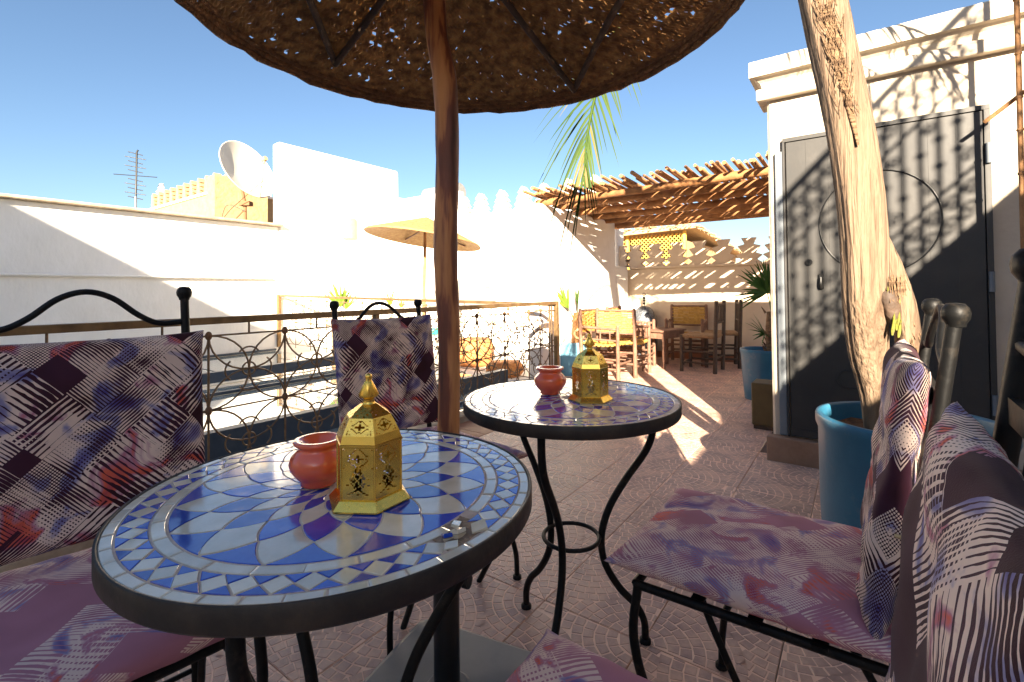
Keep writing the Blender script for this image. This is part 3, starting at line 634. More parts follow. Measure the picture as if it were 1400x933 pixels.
# ================================================================== STRAW PARASOLS
def canopy(rim_r, h, n_ring, ang_n, seed, hole=.05):
    """woven cone: concentric plaits of slanted strands"""
    rnd = random.Random(seed); g = MB(); pitch = rim_r/n_ring
    for i in range(1, n_ring):
        r0 = i*pitch; cnt = max(10, int(2*math.pi*r0/(rim_r*2*math.pi/ang_n))); sgn = 1 if i % 2 else -1
        for j in range(cnt):
            if rnd.random() < hole: continue
            t = 2*math.pi*(j+rnd.uniform(-.15, .15))/cnt; dt = 2*math.pi/cnt
            wv = rnd.uniform(.50, .74)*dt; ra, rb = r0-pitch*.28, r0+pitch*1.22; sl = sgn*.9*dt
            def P(r_, a, dz=0): return (r_*math.cos(a), r_*math.sin(a), h*(1-r_/rim_r)+dz)
            z0 = rnd.uniform(-.002, .003); z1 = rnd.uniform(-.002, .003)
            q = [P(ra, t-wv-sl/2, z0), P(ra, t+wv-sl/2, -z0), P(rb, t+wv+sl/2, z1), P(rb, t-wv+sl/2, -z1)]
            mid = P((ra+rb)/2, t, -.004)
            g.add(q+[mid], [(0, 1, 4), (1, 2, 4), (2, 3, 4), (3, 0, 4)])
    return g
def rimtube(g, r_, z, th_, n=72, seed=1):
    rnd = random.Random(seed)
    g.tube([((r_+rnd.uniform(-.004, .004))*math.cos(t), (r_+rnd.uniform(-.004, .004))*math.sin(t), z+rnd.uniform(-.004, .004)) for t in [i*2*math.pi/n for i in range(n)]]+[(r_, 0, z)], th_, 7, cap=False, jit=.2)
RX, RY, RZ, RR = -.112, 1.205, 1.755, .688
ps = thing('straw_parasol', 'woven straw parasol overhead on a crooked reddish pole, seen from below', 'parasol', (-.165, 1.165, 0))
g = MB(); g.tube([(-.0, 0, .09), (.004, -.004, .5), (.012, .0, .9), (.004, .006, 1.12), (.010, .01, 1.36), (.006, .01, 1.55), (-.016, .02, 1.68), (-.02, .03, 1.82), (0, .03, 2.02)], [.025, .027, .026, .029, .028, .030, .027, .028, .022], 14, k=5, jit=.03); g.build('pole', M['pole'], ps)
cz = MB(); cz = canopy(RR, .27, 42, 320, 5, .016); cano = cz.build('canopy', M['raffia'], ps, loc=(RX+.165, RY-1.165, RZ), kind='stuff')
# the cone proper under the strands, leaving pin holes between plaits
g = MB(); rimtube(g, RR, 0.0, .011, 90, 4); rimtube(g, RR-.018, .008, .010, 90, 5); rimtube(g, RR-.036, .015, .009, 90, 6); g.build('rim_braid', mat('dark_raffia', (.13, .060, .024), .9, col2=(.26, .13, .05), scale=50, bump=1, bscale=120), ps, loc=(RX+.165, RY-1.165, RZ))
nodes = [(-.455, .345), (.345, .52), (.50, -.36), (-.36, -.50)]
for i, (x, y) in enumerate(nodes):
    q = Vector((RX+.165+x, RY-1.165+y, RZ+.27*(1-math.hypot(x, y)/RR)-.022)); top = Vector((0, .03, 1.985))
    g = MB(); g.tube([top, (top+q)/2+Vector((0, 0, -.004)), q], .0105, 7, k=3, jit=.1); g.build('rib', M['darkwood'], ps)
for (i, j) in ((0, 3), (1, 2)):
    a_, c_ = [Vector((RX+.165+nodes[k][0], RY-1.165+nodes[k][1], RZ+.27*(1-math.hypot(*nodes[k])/RR)-.014)) for k in (i, j)]
    g = MB(); m_ = (a_+c_)/2; rr_ = math.hypot(m_.x-RX-.165, m_.y-RY+1.165); m_.z = RZ+.27*(1-rr_/RR)-.02
    g.tube([a_, m_, c_], .0105, 7, k=4, jit=.1); g.build('brace', M['darkwood'], ps)
# umbrella stand
st = thing('parasol_stand', 'slate grey square parasol stand on the floor behind the near mosaic table', 'parasol stand', (-.165, 1.165, 0), R(-24.5))
g = MB(); s_ = .225
prof = []
def rsq(h, r_=.035, n=5):
    o = []
    for (cx, cy, a0) in ((h-r_, h-r_, 0), (-h+r_, h-r_, 90), (-h+r_, -h+r_, 180), (h-r_, -h+r_, 270)):
        for i in range(n): t = R(a0+90*i/(n-1)); o.append((cx+r_*math.cos(t), cy+r_*math.sin(t)))
    return o
lv = [(s_, .0), (s_, .055), (s_-.006, .07), (s_-.02, .078), (.05, .088), (.05, .10), (.045, .103)]
vs = []; n = 20
for h_, z in lv: vs += [(x, y, z) for x, y in rsq(h_, min(.035, h_*.9))]
fs = [(i*n+j, i*n+(j+1) % n, (i+1)*n+(j+1) % n, (i+1)*n+j) for i in range(len(lv)-1) for j in range(n)]+[tuple(range(n))[::-1], tuple(range((len(lv)-1)*n, len(lv)*n))]
g.add(vs, fs); g.build('base', M['basebox'], st)
g = MB(); g.tube([(0, 0, .1), (0, 0, .40)], .031, 20); stt = g.build('tube', M['blackmetal'], st)
g = MB(); g.tube([(.03, 0, .36), (.055, 0, .36)], .006, 8); g.tube([(.05, 0, .36), (.064, 0, .36)], .016, 8); g.build('knob', M['blackmetal'], stt)

p2 = thing('straw_parasol', 'small golden straw parasol tilted in front of the white back wall', 'parasol', (-1.335, 7.3, 0))
g = MB(); g.tube([(-.02, 0, 0), (0, 0, 1.0), (.03, 0, 2.16)], [.03, .028, .022], 8, k=4, jit=.05); g.build('pole', M['twig'], p2)
c2m = MB(); n_r = 16
pr = []
for i in range(n_r):
    r_ = .88*i/n_r; z = .34*(1-r_/.88); pr += [(max(r_, 1e-3), z+.012), (max(r_+.88/n_r*.5, 2e-3), z+.012-.34/n_r*.25)]
pr += [(.88, .0), (.875, -.012), (.86, .0), (1e-3, .31)]
c2m.lathe(pr, 48, M=Euler((R(-3), R(8.5), 0)).to_matrix().to_4x4()); c2m.build('canopy', M['straw'], p2, loc=(.0, 0, 1.83))
for k in range(4):
    t = k*math.pi/2+.6; Mx = Euler((R(-3), R(8.5), 0)).to_matrix(); e = Mx @ Vector((.72*math.cos(t), .72*math.sin(t), .04))+Vector((0, 0, 1.83))
    g = MB(); g.tube([(.02, 0, 2.0), e], .012, 5); g.build('rib', M['oldwood'], p2)

# ================================================================== MOSAIC TABLES
TR, TZ = .312, .723
def pol(r, d): return (r*TR*math.cos(R(d)), r*TR*math.sin(R(d)))
TIER = [.755, .595, .445, .315, .205, .125]; NP = 16; DL = 360/NP/2
def edge(r0, d0, r1, d1, k=6, bulge=.012):
    return [pol(r0+(r1-r0)*t/k+bulge*4*(t/k)*(1-t/k), d0+(d1-d0)*t/k) for t in range(k)]
def arc(r, d0, d1, k=4): return [pol(r, d0+(d1-d0)*i/k) for i in range(k+1)]
def shrink(P, gap=.0010):
    cx = sum(p[0] for p in P)/len(P); cy = sum(p[1] for p in P)/len(P); o = []
    n = len(P); ar = sum(P[i][0]*P[(i+1) % n][1]-P[(i+1) % n][0]*P[i][1] for i in range(n))
    if ar < 0: P = P[::-1]
    for i in range(n):   # offset along averaged inward normal
        a, b_, c_ = Vector(P[i-1]), Vector(P[i]), Vector(P[(i+1) % n])
        e1_ = (b_-a); e2_ = (c_-b_)
        if e1_.length < 1e-7 or e2_.length < 1e-7: o.append(P[i]); continue
        e1_.normalize(); e2_.normalize(); n1 = Vector((-e1_.y, e1_.x)); n2 = Vector((-e2_.y, e2_.x)); m_ = (n1+n2)
        if m_.length < .2: m_ = Vector((cx, cy))-b_
        m_.normalize(); k = gap/max(.35, m_.dot(n1)); o.append((b_.x+m_.x*k, b_.y+m_.y*k))
    return o
def piece(P, m, inset=.0006):
    g = MB(); g.prism(shrink(P), -.003, .0, 0, inset=inset); return g.mesh('mosaic_tile', M[m])
pcs = []   # (mesh, angle step list, r_mid)
outer_tri = piece(edge(TIER[0], -DL, TIER[1], 0, 6, .010)+[pol(TIER[1], 0)]+edge(TIER[0], DL, TIER[1], 0, 6, .010)[::-1][0:]+arc(TIER[0], DL, -DL, 6)[1:-1], 'blue')
for k in range(NP): pcs.append((outer_tri, -92.4+DL+k*2*DL, .70))
for t in range(4):
    r0, r1, r2 = TIER[t], TIER[t+1], TIER[t+2]
    P = edge(r0, 0, r1, DL)+edge(r1, DL, r2, 0)+edge(r2, 0, r1, -DL)[0:1]+[pol(r2+(r1-r2)*q/6+.012*4*(q/6)*(1-q/6), -DL*q/6) for q in range(1, 6)]+[pol(r1, -DL)]+[pol(r1+(r0-r1)*q/6+.012*4*(q/6)*(1-q/6), -DL+DL*q/6) for q in range(1, 6)]
    me = piece(P, 'white' if t % 2 == 0 else 'blue')
    for k in range(NP): pcs.append((me, -92.4+k*2*DL+(DL if t % 2 else 0), (r0+r2)/2))
n_in = 26; da = 360/n_in; me = piece(arc(.818, 0, da)+arc(.760, da, 0), 'white')
for k in range(n_in): pcs.append((me, 3+k*da, .79))
nz = 48; dz_ = 360/nz
r_a, r_m, r_b = .820, .877, .935
tri_o = piece(arc(r_b, -dz_/2, dz_/2, 3)+[pol(r_m, 0)], 'blue'); tri_i = piece(arc(r_a, dz_/2, -dz_/2, 3)+[pol(r_m, 0)], 'blue')
rh = piece([pol(r_b, 0), pol(r_m, dz_/2), pol(r_a, 0), pol(r_m, -dz_/2)], 'white')
for k in range(nz):
    pcs.append((rh, -92.4+k*dz_, .876)); pcs.append((tri_o, -92.4+(k+.5)*dz_, .91)); pcs.append((tri_i, -92.4+(k+.5)*dz_, .84))
n_o = 44; dо = 360/n_o; me_o = piece(arc(.986, 0, dо)+arc(.937, dо, 0), 'white')
for k in range(n_o): pcs.append((me_o, k*dо, .96))
def make_table(name, label, loc, rz, leg_angles, broken, seed):
    rnd = random.Random(seed); t = thing(name, label, 'table', loc, rz, 'round mosaic tables')
    g = MB(); g.lathe([(.300, -.030), (.300, -.0035), (.309, -.0035)], 96); g.lathe([(.0005, -.0042), (.306, -.0042)], 96, 1); 
    pt = MB(); pt.lathe([(TR-.004, 0), (TR-.004, .002), (TR-.001, .003), (TR+.0005, .0015), (TR+.0005, -.026), (TR-.002, -.030), (TR-.012, -.030), (TR-.012, -.010)], 128); pt.build('rim_band', M['rim'], t, loc=(0, 0, TZ))
    bd = MB(); bd.lathe([(.0005, -.020), (TR-.013, -.020), (TR-.0045, .0002), (.0005, .0003)], 96); bed = bd.build('mortar_bed', M['cement'], t, loc=(0, 0, TZ))
    for (me, ang, rm) in pcs:
        aa = (ang+180) % 360-180
        if broken and .735 < rm < .935 and -47 < aa < -29+(.0 if rm < .9 else -4): continue
        link('mosaic_tile', me, t, (0, 0, TZ+.0011+rnd.uniform(-.0001, .0003)), (rnd.uniform(-.0014, .0014), rnd.uniform(-.0014, .0014), R(ang+rnd.uniform(-.25, .25))))
    g = MB()
    for k in range(16):
        a0 = k*22.5; g.prism(shrink([pol(.19, a0), pol(.12, a0+11.25), pol(.06, a0), pol(.12, a0-11.25)]), -.003, .0, k % 2)
    g.build('rosette', [M['blue'], M['white']], t, loc=(0, 0, TZ+.001), kind='stuff')
    if broken:
        g = MB(); rim_ = [pol(.93+rnd.uniform(-.006, .004), -46+q*1.45) for q in range(12)]+[pol(.757+rnd.uniform(-.0, .012), -29.5-q*1.45) for q in range(12)]
        g.add([(x, y, TZ+.0006) for x, y in rim_], [tuple(range(24))])
        for q in range(90):
            d = rnd.uniform(-46, -30); r_ = rnd.uniform(.77, .93); x, y = pol(r_, d); g.ball((x, y, TZ-.0035), rnd.uniform(.0015, .004), 6, sq=.35)
        g.build('exposed_mortar', M['mortar'], t)
        for (rr_, dd, zz, rx, ry, rz_, mm, szz) in ((.905, -33.5, .004, 14, -10, 20, 'white', (.016, .011)), (.865, -39, .006, -16, 12, 60, 'white', (.015, .009)), (.845, -41.5, .003, -22, 8, 35, 'blue', (.013, .008)), (.80, -35, .001, 5, 6, 80, 'white', (.012, .008)), (.91, -44, .0005, 3, -5, 10, 'white', (.013, .010))):
            g = MB(); a_, b_ = szz; a_ *= .72; b_ *= .8; g.prism([(-a_, -b_), (a_*.9, -b_*.8), (a_, b_), (-a_*.7, b_*.9)], -.0025, .0025, 0, inset=.0006); x, y = pol(rr_, dd)
            g.add([(x*.98, y*.98, z-.0052) for x, y, z in g.v[:8]], [(3, 2, 1, 0), (4, 5, 6, 7), (0, 1, 5, 4), (1, 2, 6, 5), (2, 3, 7, 6), (3, 0, 4, 7)], 1); g.build('loose_tile', [M[mm], M['chip']], t, loc=(x, y, TZ+zz), rot=(R(rx), R(ry), R(rz_)))
    for an in leg_angles:
        g = MB(); c_, s_ = math.cos(R(an)), math.sin(R(an))
        pr = [(.250, TZ-.028), (.248, .62), (.225, .56), (.165, .48), (.115, .40), (.090, .318), (.098, .24), (.140, .165), (.190, .11), (.214, .06), (.216, .0)]
        g.tube([(r_*c_, r_*s_, z) for r_, z in pr], .0105, 10, k=5)
        g.lathe([(.017, 0), (.017, .010), (.012, .014)], 12, M=Matrix.Translation((.216*c_, .216*s_, 0))); g.build('leg', M['iron'], t)
    g = MB(); g.tube([(.081*math.cos(q), .081*math.sin(q), .318) for q in [i*2*math.pi/32 for i in range(33)]], .006, 8, cap=False); g.build('brace_ring', M['iron'], t)
    g = MB()
    for an in leg_angles: g.tube([(.0, 0, TZ-.026), (.29*math.cos(R(an)), .29*math.sin(R(an)), TZ-.026)], .006, 6)
    g.build('underframe', M['iron'], t)
    return t
make_table('mosaic_table', 'nearest round blue and white mosaic table with broken tiles at its right edge', (-.2834, .8012, 0), 0, (262, 22, 142), True, 3)
make_table('mosaic_table', 'farther round mosaic table beyond the first, its tiles whitened by glare', (.1660, 1.4264, 0), 0, (127, 3, 247), False, 8)

# ------------------------------------------------ brass lanterns
def pierced_panel(w0, w1, h, fn, nx=20, ny=30, t=.0007):
    """sheet in local x-z, hole where fn(u,v) true (u in -1..1, v 0..1)"""
    g = MB(); P = {}; 
    def vid(i, j, s):
        k = (i, j, s)
        if k not in P:
            v = j/ny; wv = w0+(w1-w0)*v; P[k] = len(g.v); g.v.append(((i/nx-.5)*wv, t*s, v*h))
        return P[k]
    solid = lambda i, j: 0 <= i < nx and 0 <= j < ny and not fn(((i+.5)/nx-.5)*2, (j+.5)/ny)
    for i in range(nx):
        for j in range(ny):
            if not solid(i, j): continue
            fl = [((i, j, 0), (i+1, j, 0), (i+1, j+1, 0), (i, j+1, 0)), ((i, j, 1), (i, j+1, 1), (i+1, j+1, 1), (i+1, j, 1))]
            if not solid(i-1, j): fl.append(((i, j, 1), (i, j, 0), (i, j+1, 0), (i, j+1, 1)))
            if not solid(i+1, j): fl.append(((i+1, j, 0), (i+1, j, 1), (i+1, j+1, 1), (i+1, j+1, 0)))
            if not solid(i, j-1): fl.append(((i, j, 0), (i, j, 1), (i+1, j, 1), (i+1, j, 0)))
            if not solid(i, j+1): fl.append(((i, j+1, 1), (i, j+1, 0), (i+1, j+1, 0), (i+1, j+1, 1)))
            for f in fl: g.f.append(tuple(vid(*q) for q in f)); g.m.append(0); g.sm.append(False)
    return g
def star(u, v, s):
    r_ = math.hypot(u, v)/s
    if r_ > 1: return False
    a = math.atan2(v, u); return r_ < .38+.6*abs(math.cos(2*a))**3 and r_ > .0
def body_fn(u, v):
    # diamond band with star above, arched opening below
    vv = (v-.77)/.20; uu = u/.8
    d = abs(uu)+abs(vv)
    if .86 < d < 1.0 and abs(uu) > .12 and abs(vv) > .12: return True
    if star(uu, vv, .42): return True
    if abs(abs(uu)-.62) < .06 and abs(vv) < .10: return True
    for (x, y) in ((.85, .93), (.85, .60)):
        if abs(abs(u)-x) < .06 and abs(v-y) < .022: return True
    # arched window with a bird-like tracery
    a, c = u/.46, (v-.37)/.17
    if a*a+c*c < 1 and not ((a+c+8.3) % .9 < .17) and not ((a-c+8.3) % .9 < .17): return True
    if abs(u) < .22 and .50 < v < .57 and abs(u) > .05: return True
    if abs(abs(u)-.62) < .07 and .28 < v < .31: return True
    d2 = abs(u/.8)+abs((v-.10)/.12)
    if .75 < d2 < 1.0 and v > .10: return True
    if abs(u) < .1 and .10 < v < .14: return True
    return False
def dome_fn(u, v):
    vv = (v-.5)/.42; uu = u/.75; d = abs(uu)+abs(vv)
    if .86 < d < 1.03 and abs(uu) > .12 and abs(vv) > .14: return True
    if star(uu, vv, .5): return True
    if abs(u) < .12 and (abs(v-.80) < .05 or abs(v-.2) < .04): return True
    for (x, y) in ((.8, .12), (.8, .28), (.6, .1), (.75, .85)):
        if abs(abs(u)-x) < .055 and abs(v-y) < .04: return True
    return False
def up_fn(u, v):
    if v > .85: return False
    return (math.sin(u*9)*math.sin(v*14+u*2)) > .55
def make_lantern(label, loc, rz):
    t = thing('brass_lantern', label, 'lantern', loc, rz, 'pierced brass lanterns')
    Rh = .0500; ap = Rh*math.cos(math.pi/6); zb, zt = .012, .092
    g = MB(); g.lathe([(.064, 0), (.064, .002), (.0535, .013), (.050, .014), (.0495, .0125), (.060, .001)], 6, smooth=False); g.build('base', M['brass'], t)
    g = MB(); g.lathe([(1e-4, .0130), (.050, .0130)], 6, smooth=False); g.lathe([(.012, .013), (.012, .035), (1e-4, .035)], 12, 1); g.build('candle', [M['brass'], M['cream']], t)
    pb = pierced_panel(Rh*.98, Rh*.98, zt-zb, body_fn, 22, 36); me = pb.mesh('panel', M['brass'])
    for k in range(6):
        a = R(30+60*k); link('panel', me, t, (ap*math.cos(a), ap*math.sin(a), zb), (0, 0, a+math.pi/2))
        g = MB(); e_ = R(60*k); g.tube([(Rh*math.cos(e_), Rh*math.sin(e_), zb), (Rh*math.cos(e_), Rh*math.sin(e_), zt)], .0016, 6); g.build('corner_strip', M['brass'], t)
    g = MB(); g.lathe([(.0515, zt-.003), (.0525, zt-.002), (.0525, zt+.001), (.0505, zt+.002)], 6, smooth=False); g.build('collar', M['brass'], t)
    # dome: lower pierced facets lean in, upper facets steeper to the neck
    h1 = .030; r1 = .0405
    def lean(w0, w1, ra, rb, z0, z1, fn, nx, ny, nm):
        hh = math.hypot((ra-rb)*math.cos(math.pi/6), z1-z0); me_ = pierced_panel(w0, w1, hh, fn, nx, ny).mesh(nm, M['brass'])
        tl = math.atan2((ra-rb)*math.cos(math.pi/6), z1-z0)
        for k in range(6):
            a = R(30+60*k); o = link(nm, me_, t, (ra*math.cos(math.pi/6)*math.cos(a), ra*math.cos(math.pi/6)*math.sin(a), z0)); o.rotation_euler = (Matrix.Rotation(a+math.pi/2, 3, 'Z') @ Matrix.Rotation(-tl, 3, 'X') @ Matrix.Identity(3)).to_euler()
    lean(.0515, .0475, .0515, .0475, zt+.001, zt+.013, lambda u, v: False, 4, 2, 'dome_band')
    lean(.0475, .035, .0475, .035, zt+.013, zt+.036, dome_fn, 22, 16, 'dome_panel')
    lean(.035, .012, .035, .012, zt+.036, zt+.052, up_fn, 16, 12, 'dome_top')
    g = MB(); g.lathe([(.014, zt+.048), (.009, zt+.053), (.008, zt+.060), (.014, zt+.062), (.0155, zt+.066), (.006, zt+.085), (.004, zt+.088), (.0055, zt+.092), (.0045, zt+.096), (1e-4, zt+.098)], 20); g.build('finial', M['brass'], t)
    g = MB(); g.tube([(.0, -.001, zt+.090)]+[(.006-.016*math.sin(q)-.006*1, -.002, zt+.074+.017*math.cos(q)) for q in [i*math.pi/12*1.0 for i in range(0, 25)]], .0012, 6, cap=False); g.build('carry_ring', M['brass'], t)
    g = MB(); g.box(.040, .0425, -.030, -.0275, .045, .06); g.tube([(.0445, -.028, .054), (.050, -.034, .050), (.054, -.03, .056)], .0012, 6, k=3); g.build('latch', M['brass'], t)
    return t
# a vertex of the hexagon points towards the viewer's right-front
make_lantern('gold pierced hexagonal lantern on the nearest mosaic table', (-.222, .743, TZ+.003), R(-58.5-6))
make_lantern('smaller looking brass lantern on the farther mosaic table beside a red pot', (.222, 1.392, TZ+.003), R(-66))
# ------------------------------------------------ red ashtray pots
def make_pot(label, loc, s=1):
    t = thing('ashtray_pot', label, 'pot', loc, random.random()*6, 'red glazed ashtray pots')
    g = MB(); g.lathe([(.024*s, 0), (.0285*s, .002*s), (.028*s, .008*s), (.036*s, .016*s), (.0435*s, .027*s), (.046*s, .037*s), (.043*s, .047*s), (.034*s, .056*s), (.0305*s, .060*s), (.031*s, .063*s), (.037*s, .067*s), (.0395*s, .0705*s), (.038*s, .0735*s), (.030*s, .074*s), (.027*s, .071*s), (.020*s, .064*s), (.012*s, .055*s), (.0095*s, .048*s)], 48); g.build('body', M['redpot'], t)
    g = MB(); g.lathe([(.012*s, .05*s), (1e-4, .05*s)], 24); g.build('inside', M['blackmetal'], t)
    return t
make_pot('glossy red round pot left of the gold lantern on the nearest table', (-.322, .800, TZ+.003), 1.0)
make_pot('red round pot on the farther mosaic table left of its lantern', (.113, 1.475, TZ+.003), 1.08)

# ================================================================== IRON CHAIRS WITH PRINTED CUSHIONS
def pillow(w, h, t, p=6, seed=0, nx=34, ny=34, wr=.002, horn=.0):
    rnd = random.Random(seed); g = MB(); ph = [rnd.uniform(0, 6.28) for _ in range(10)]; p_ = p
    def gr(i, n):
        q = -1+2*i/n; return (1 if q > 0 else -1)*(1-(1-abs(q))**1.7)
    def pt(i, j, s):
        u, v = gr(i, nx), gr(j, ny)
        k = max(0, (1-abs(u)**p))*max(0, (1-abs(v)**p)); z = t/2*(k**.42)
        cr = (abs(u)*abs(v))**6*horn; ru = 1+cr-.02*(1-abs(v)**2)*abs(u)**8; rv = 1+cr-.02*(1-abs(u)**2)*abs(v)**8
        z += wr*k**.5*(math.sin(u*5+v*3+ph[0])+.7*math.sin(u*-4+v*7+ph[1])+.5*math.sin(u*11+v*6+ph[2])+.5*math.sin(u*3-v*13+ph[3]))
        edge_w = wr*.4*(1-k)*math.sin((u+v)*22+ph[4])
        return (u*w/2*ru, v*h/2*rv, s*z+edge_w)
    idx = {}; g.uv = []
    sg = lambda q: (q > 0)-(q < 0)
    for s in (1, -1):
        for i in range(nx+1):
            for j in range(ny+1):
                if s == -1 and (i in (0, nx) or j in (0, ny)): idx[(i, j, s)] = idx[(i, j, 1)]; continue
                idx[(i, j, s)] = len(g.v); g.v.append(pt(i, j, s)); u, v = gr(i, nx), gr(j, ny)
                ex = lambda q: sg(q)*t*.5*(1-max(0, 1-abs(q)**18)**.42)
                g.uv.append((u*w/2+ex(u), v*h/2+ex(v), 0))
    for s in (1, -1):
        for i in range(nx):
            for j in range(ny):
                f = (idx[(i, j, s)], idx[(i+1, j, s)], idx[(i+1, j+1, s)], idx[(i, j+1, s)]); g.f.append(f if s == 1 else f[::-1]); g.m.append(0); g.sm.append(True)
    return g
LEAN = .075
def make_chair(label, loc, rz, top=.99, cush_w=.405, cush_top=.925, back_w=.40, seed=0, sd_=.47, seat_m='fabric_lit', back_m='fabric', seat_w=.43):
    """back posts on y=0, seat towards +y"""
    t = thing('iron_chair', label, 'chair', loc, rz, 'iron chairs with printed cushions'); hw = back_w/2
    yb = lambda z: -LEAN*max(0, z-.42)/.55
    for s in (-1, 1):
        g = MB(); g.tube([(s*(hw+.012), -.015, 0), (s*hw, 0, .42), (s*hw, yb(.7), .7), (s*hw, yb(top-.012), top-.012)], .0098, 12, k=4)
        g.lathe([(.016, 0), (.016, .010), (.012, .014)], 12, M=Matrix.Translation((s*(hw+.012), -.015, 0))); rl = g.build('rear_leg', M['iron'], t)
        g = MB(); g.lathe([(.0115, -.020), (.0125, -.015), (.0168, -.008), (.0178, .0), (.016, .008), (.011, .014), (1e-4, .0155)], 10, M=Matrix.Translation((s*hw, yb(top), top))); g.build('ball_finial', M['iron'], rl)
        g = MB(); g.tube([(s*.195, sd_-.055, .435), (s*.198, sd_-.045, .33), (s*.19, sd_-.07, .22), (s*.17, sd_-.13, .11), (s*.16, sd_-.19, .0)], .0095, 10, k=5); g.build('front_leg', M['iron'], t)
        g = MB(); g.tube([(s*.265, sd_-.10, .0), (s*.262, sd_-.105, .10), (s*.235, sd_-.13, .20), (s*.205, sd_-.20, .285), (s*.195, sd_-.28, .30), (s*.197, .10, .26), (s*.205, .03, .15), (s*.21, .0, .08)], .009, 10, k=5)
        g.lathe([(.016, 0), (.016, .010), (.012, .014)], 12, M=Matrix.Translation((s*.265, sd_-.10, 0))); g.build('arched_brace', M['iron'], t)
    zt = top-.075
    g = MB(); g.tube([(-hw, yb(zt), zt), (-hw*.72, yb(zt), zt-.002), (-hw*.5, yb(zt), zt+.02), (-hw*.25, yb(zt+.06), zt+.062), (0, yb(zt+.07), zt+.078), (hw*.25, yb(zt+.06), zt+.062), (hw*.5, yb(zt), zt+.02), (hw*.72, yb(zt), zt-.002), (hw, yb(zt), zt)], .0068, 9, k=5); g.build('arched_top_rail', M['iron'], t)
    for z in (top-.135, .70, .56):
        g = MB(); g.box(-hw, hw, yb(z)-.004, yb(z)+.004, z-.012, z+.012); g.build('back_bar', M['iron'], t)
    for x in (-.09, 0, .09):
        g = MB(); g.tube([(x, yb(.56), .56), (x, yb(top-.135), top-.135)], .006, 7); g.build('spindle', M['iron'], t)
    g = MB(); g.tube([(-.195, sd_-.05, .435), (.195, sd_-.05, .435)], .009, 8); g.tube([(-.195, sd_-.05, .435), (-hw, 0, .435)], .009, 8); g.tube([(.195, sd_-.05, .435), (hw, 0, .435)], .009, 8); g.tube([(-hw, 0, .435), (hw, 0, .435)], .009, 8)
    for y in (.1, .2, .3): g.box(-.195, .195, y-.012, y+.012, .438, .442)
    g.build('seat_frame', M['iron'], t)
    for z in (.11, .07):
        g = MB(); g.tube([(-hw-.01, -.012, z), (hw+.01, -.012, z)], .0065, 7); g.build('stretcher', M['iron'], t)
    # cushions (fabric pattern lives in the local x-y of each cushion)
    sc_ = pillow(seat_w, sd_, .062, 5, seed, horn=.05, wr=.0022); sc_.build('seat_cushion', M[seat_m], t, loc=(0, sd_/2-.005, .478))
    ch_ = .435; tilt = math.atan2(LEAN, .55); zc = cush_top-ch_/2
    bc = pillow(cush_w, ch_, .052, 9, seed+5, wr=.0036, horn=.02); bc.build('back_cushion', M[back_m], t, loc=(0, yb(zc)+.036, zc), rot=(math.pi/2+tilt, 0, 0))
    for s in (-1, 1):
        g = MB(); g.tube([(s*cush_w*.49, yb(zc-.02)+.035, zc-.05), (s*(hw+.014), yb(zc-.02)-.005, zc-.05), (s*hw*.9, yb(zc-.02)-.014, zc-.052)], .0028, 6, k=3); g.build('tie_cord', M['ivory'], t)
    g = MB(); g.tube([(.14, sd_-.05, .452), (.145, sd_-.042, .43), (.138, sd_-.04, .38), (.142, sd_-.03, .345)], .003, 6, k=3); g.tube([(.15, sd_-.045, .45), (.152, sd_-.038, .40), (.146, sd_-.03, .365)], .003, 6, k=3); g.build('tie_cord', M['ivory'], t)
    return t
fac = lambda x, y: math.atan2(y, x)-math.pi/2      # rotation that turns +y into (x, y)
fa = Vector((.72, -.69)).normalized()
def chair_at(label, cx, cy, fx, fy, **k):
    f = Vector((fx, fy)).normalized(); return make_chair(label, (cx+f.x*LEAN*.9, cy+f.y*LEAN*.9, 0), fac(f.x, f.y), **k)
chair_at('iron chair at far left, its dark printed back cushion beside the nearest table', -.975, 1.105, .72, -.69, top=1.045, cush_w=.44, cush_top=.945, seed=1, back_w=.385, sd_=.50)
chair_at('iron chair between the fence and the nearest table, its back cushion behind the gold lantern', -.515, 1.885, .73, -.68, top=.995, seed=2, cush_w=.43, back_w=.37, sd_=.50, cush_top=.945)
chair_at('iron chair at right whose seat cushion, toned mauve for washing light, faces the farther mosaic table', .755, .865, -.80, .60, top=1.0, seed=3, cush_w=.40, back_w=.36)
chair_at('iron chair cropped by the right edge, nearest of all, its printed back leaning close', .352, .303, -.80, .60, top=1.06, seed=4, cush_w=.40, cush_top=.922, back_w=.37)

# ================================================================== BIG PLANTER AND PALM
def planter(name, label, loc, r, h, taper, m='bluepot', cat='planter'):
    t = thing(name, label, cat, loc)
    g = MB(); g.lathe([(r*taper, 0), (r*(taper+(1-taper)*.5), h*.45), (r*.97, h*.90), (r, h*.94), (r*1.0, h*.985), (r*.985, h), (r*.93, h), (r*.92, h*.985), (r*.90, h*.86)], 64); g.build('pot', M[m], t)
    g = MB(); n_ = 30; vs = [(0, 0, h*.88)]
    rings = 7
    for i in range(1, rings+1):
        for j in range(n_): a = 2*math.pi*j/n_; q = r*.905*i/rings; vs.append((q*math.cos(a), q*math.sin(a), h*.88+random.uniform(-.008, .012)))
    fs = [(0, 1+j, 1+(j+1) % n_) for j in range(n_)]+[(1+i*n_+j, 1+(i+1)*n_+j, 1+(i+1)*n_+(j+1) % n_, 1+i*n_+(j+1) % n_) for i in range(rings-1) for j in range(n_)]
    g.add(vs, fs, 0, True); g.build('soil', M['soil'], t)
    return t
planter('planter', 'largest blue glazed planter, holding the thick palm trunk by the door', (1.365, 1.675, 0), .272, .583, .93)
pt = thing('palm_tree', 'thick peeling palm trunk rising from the big blue planter', 'palm tree', (1.30, 1.70, .50))
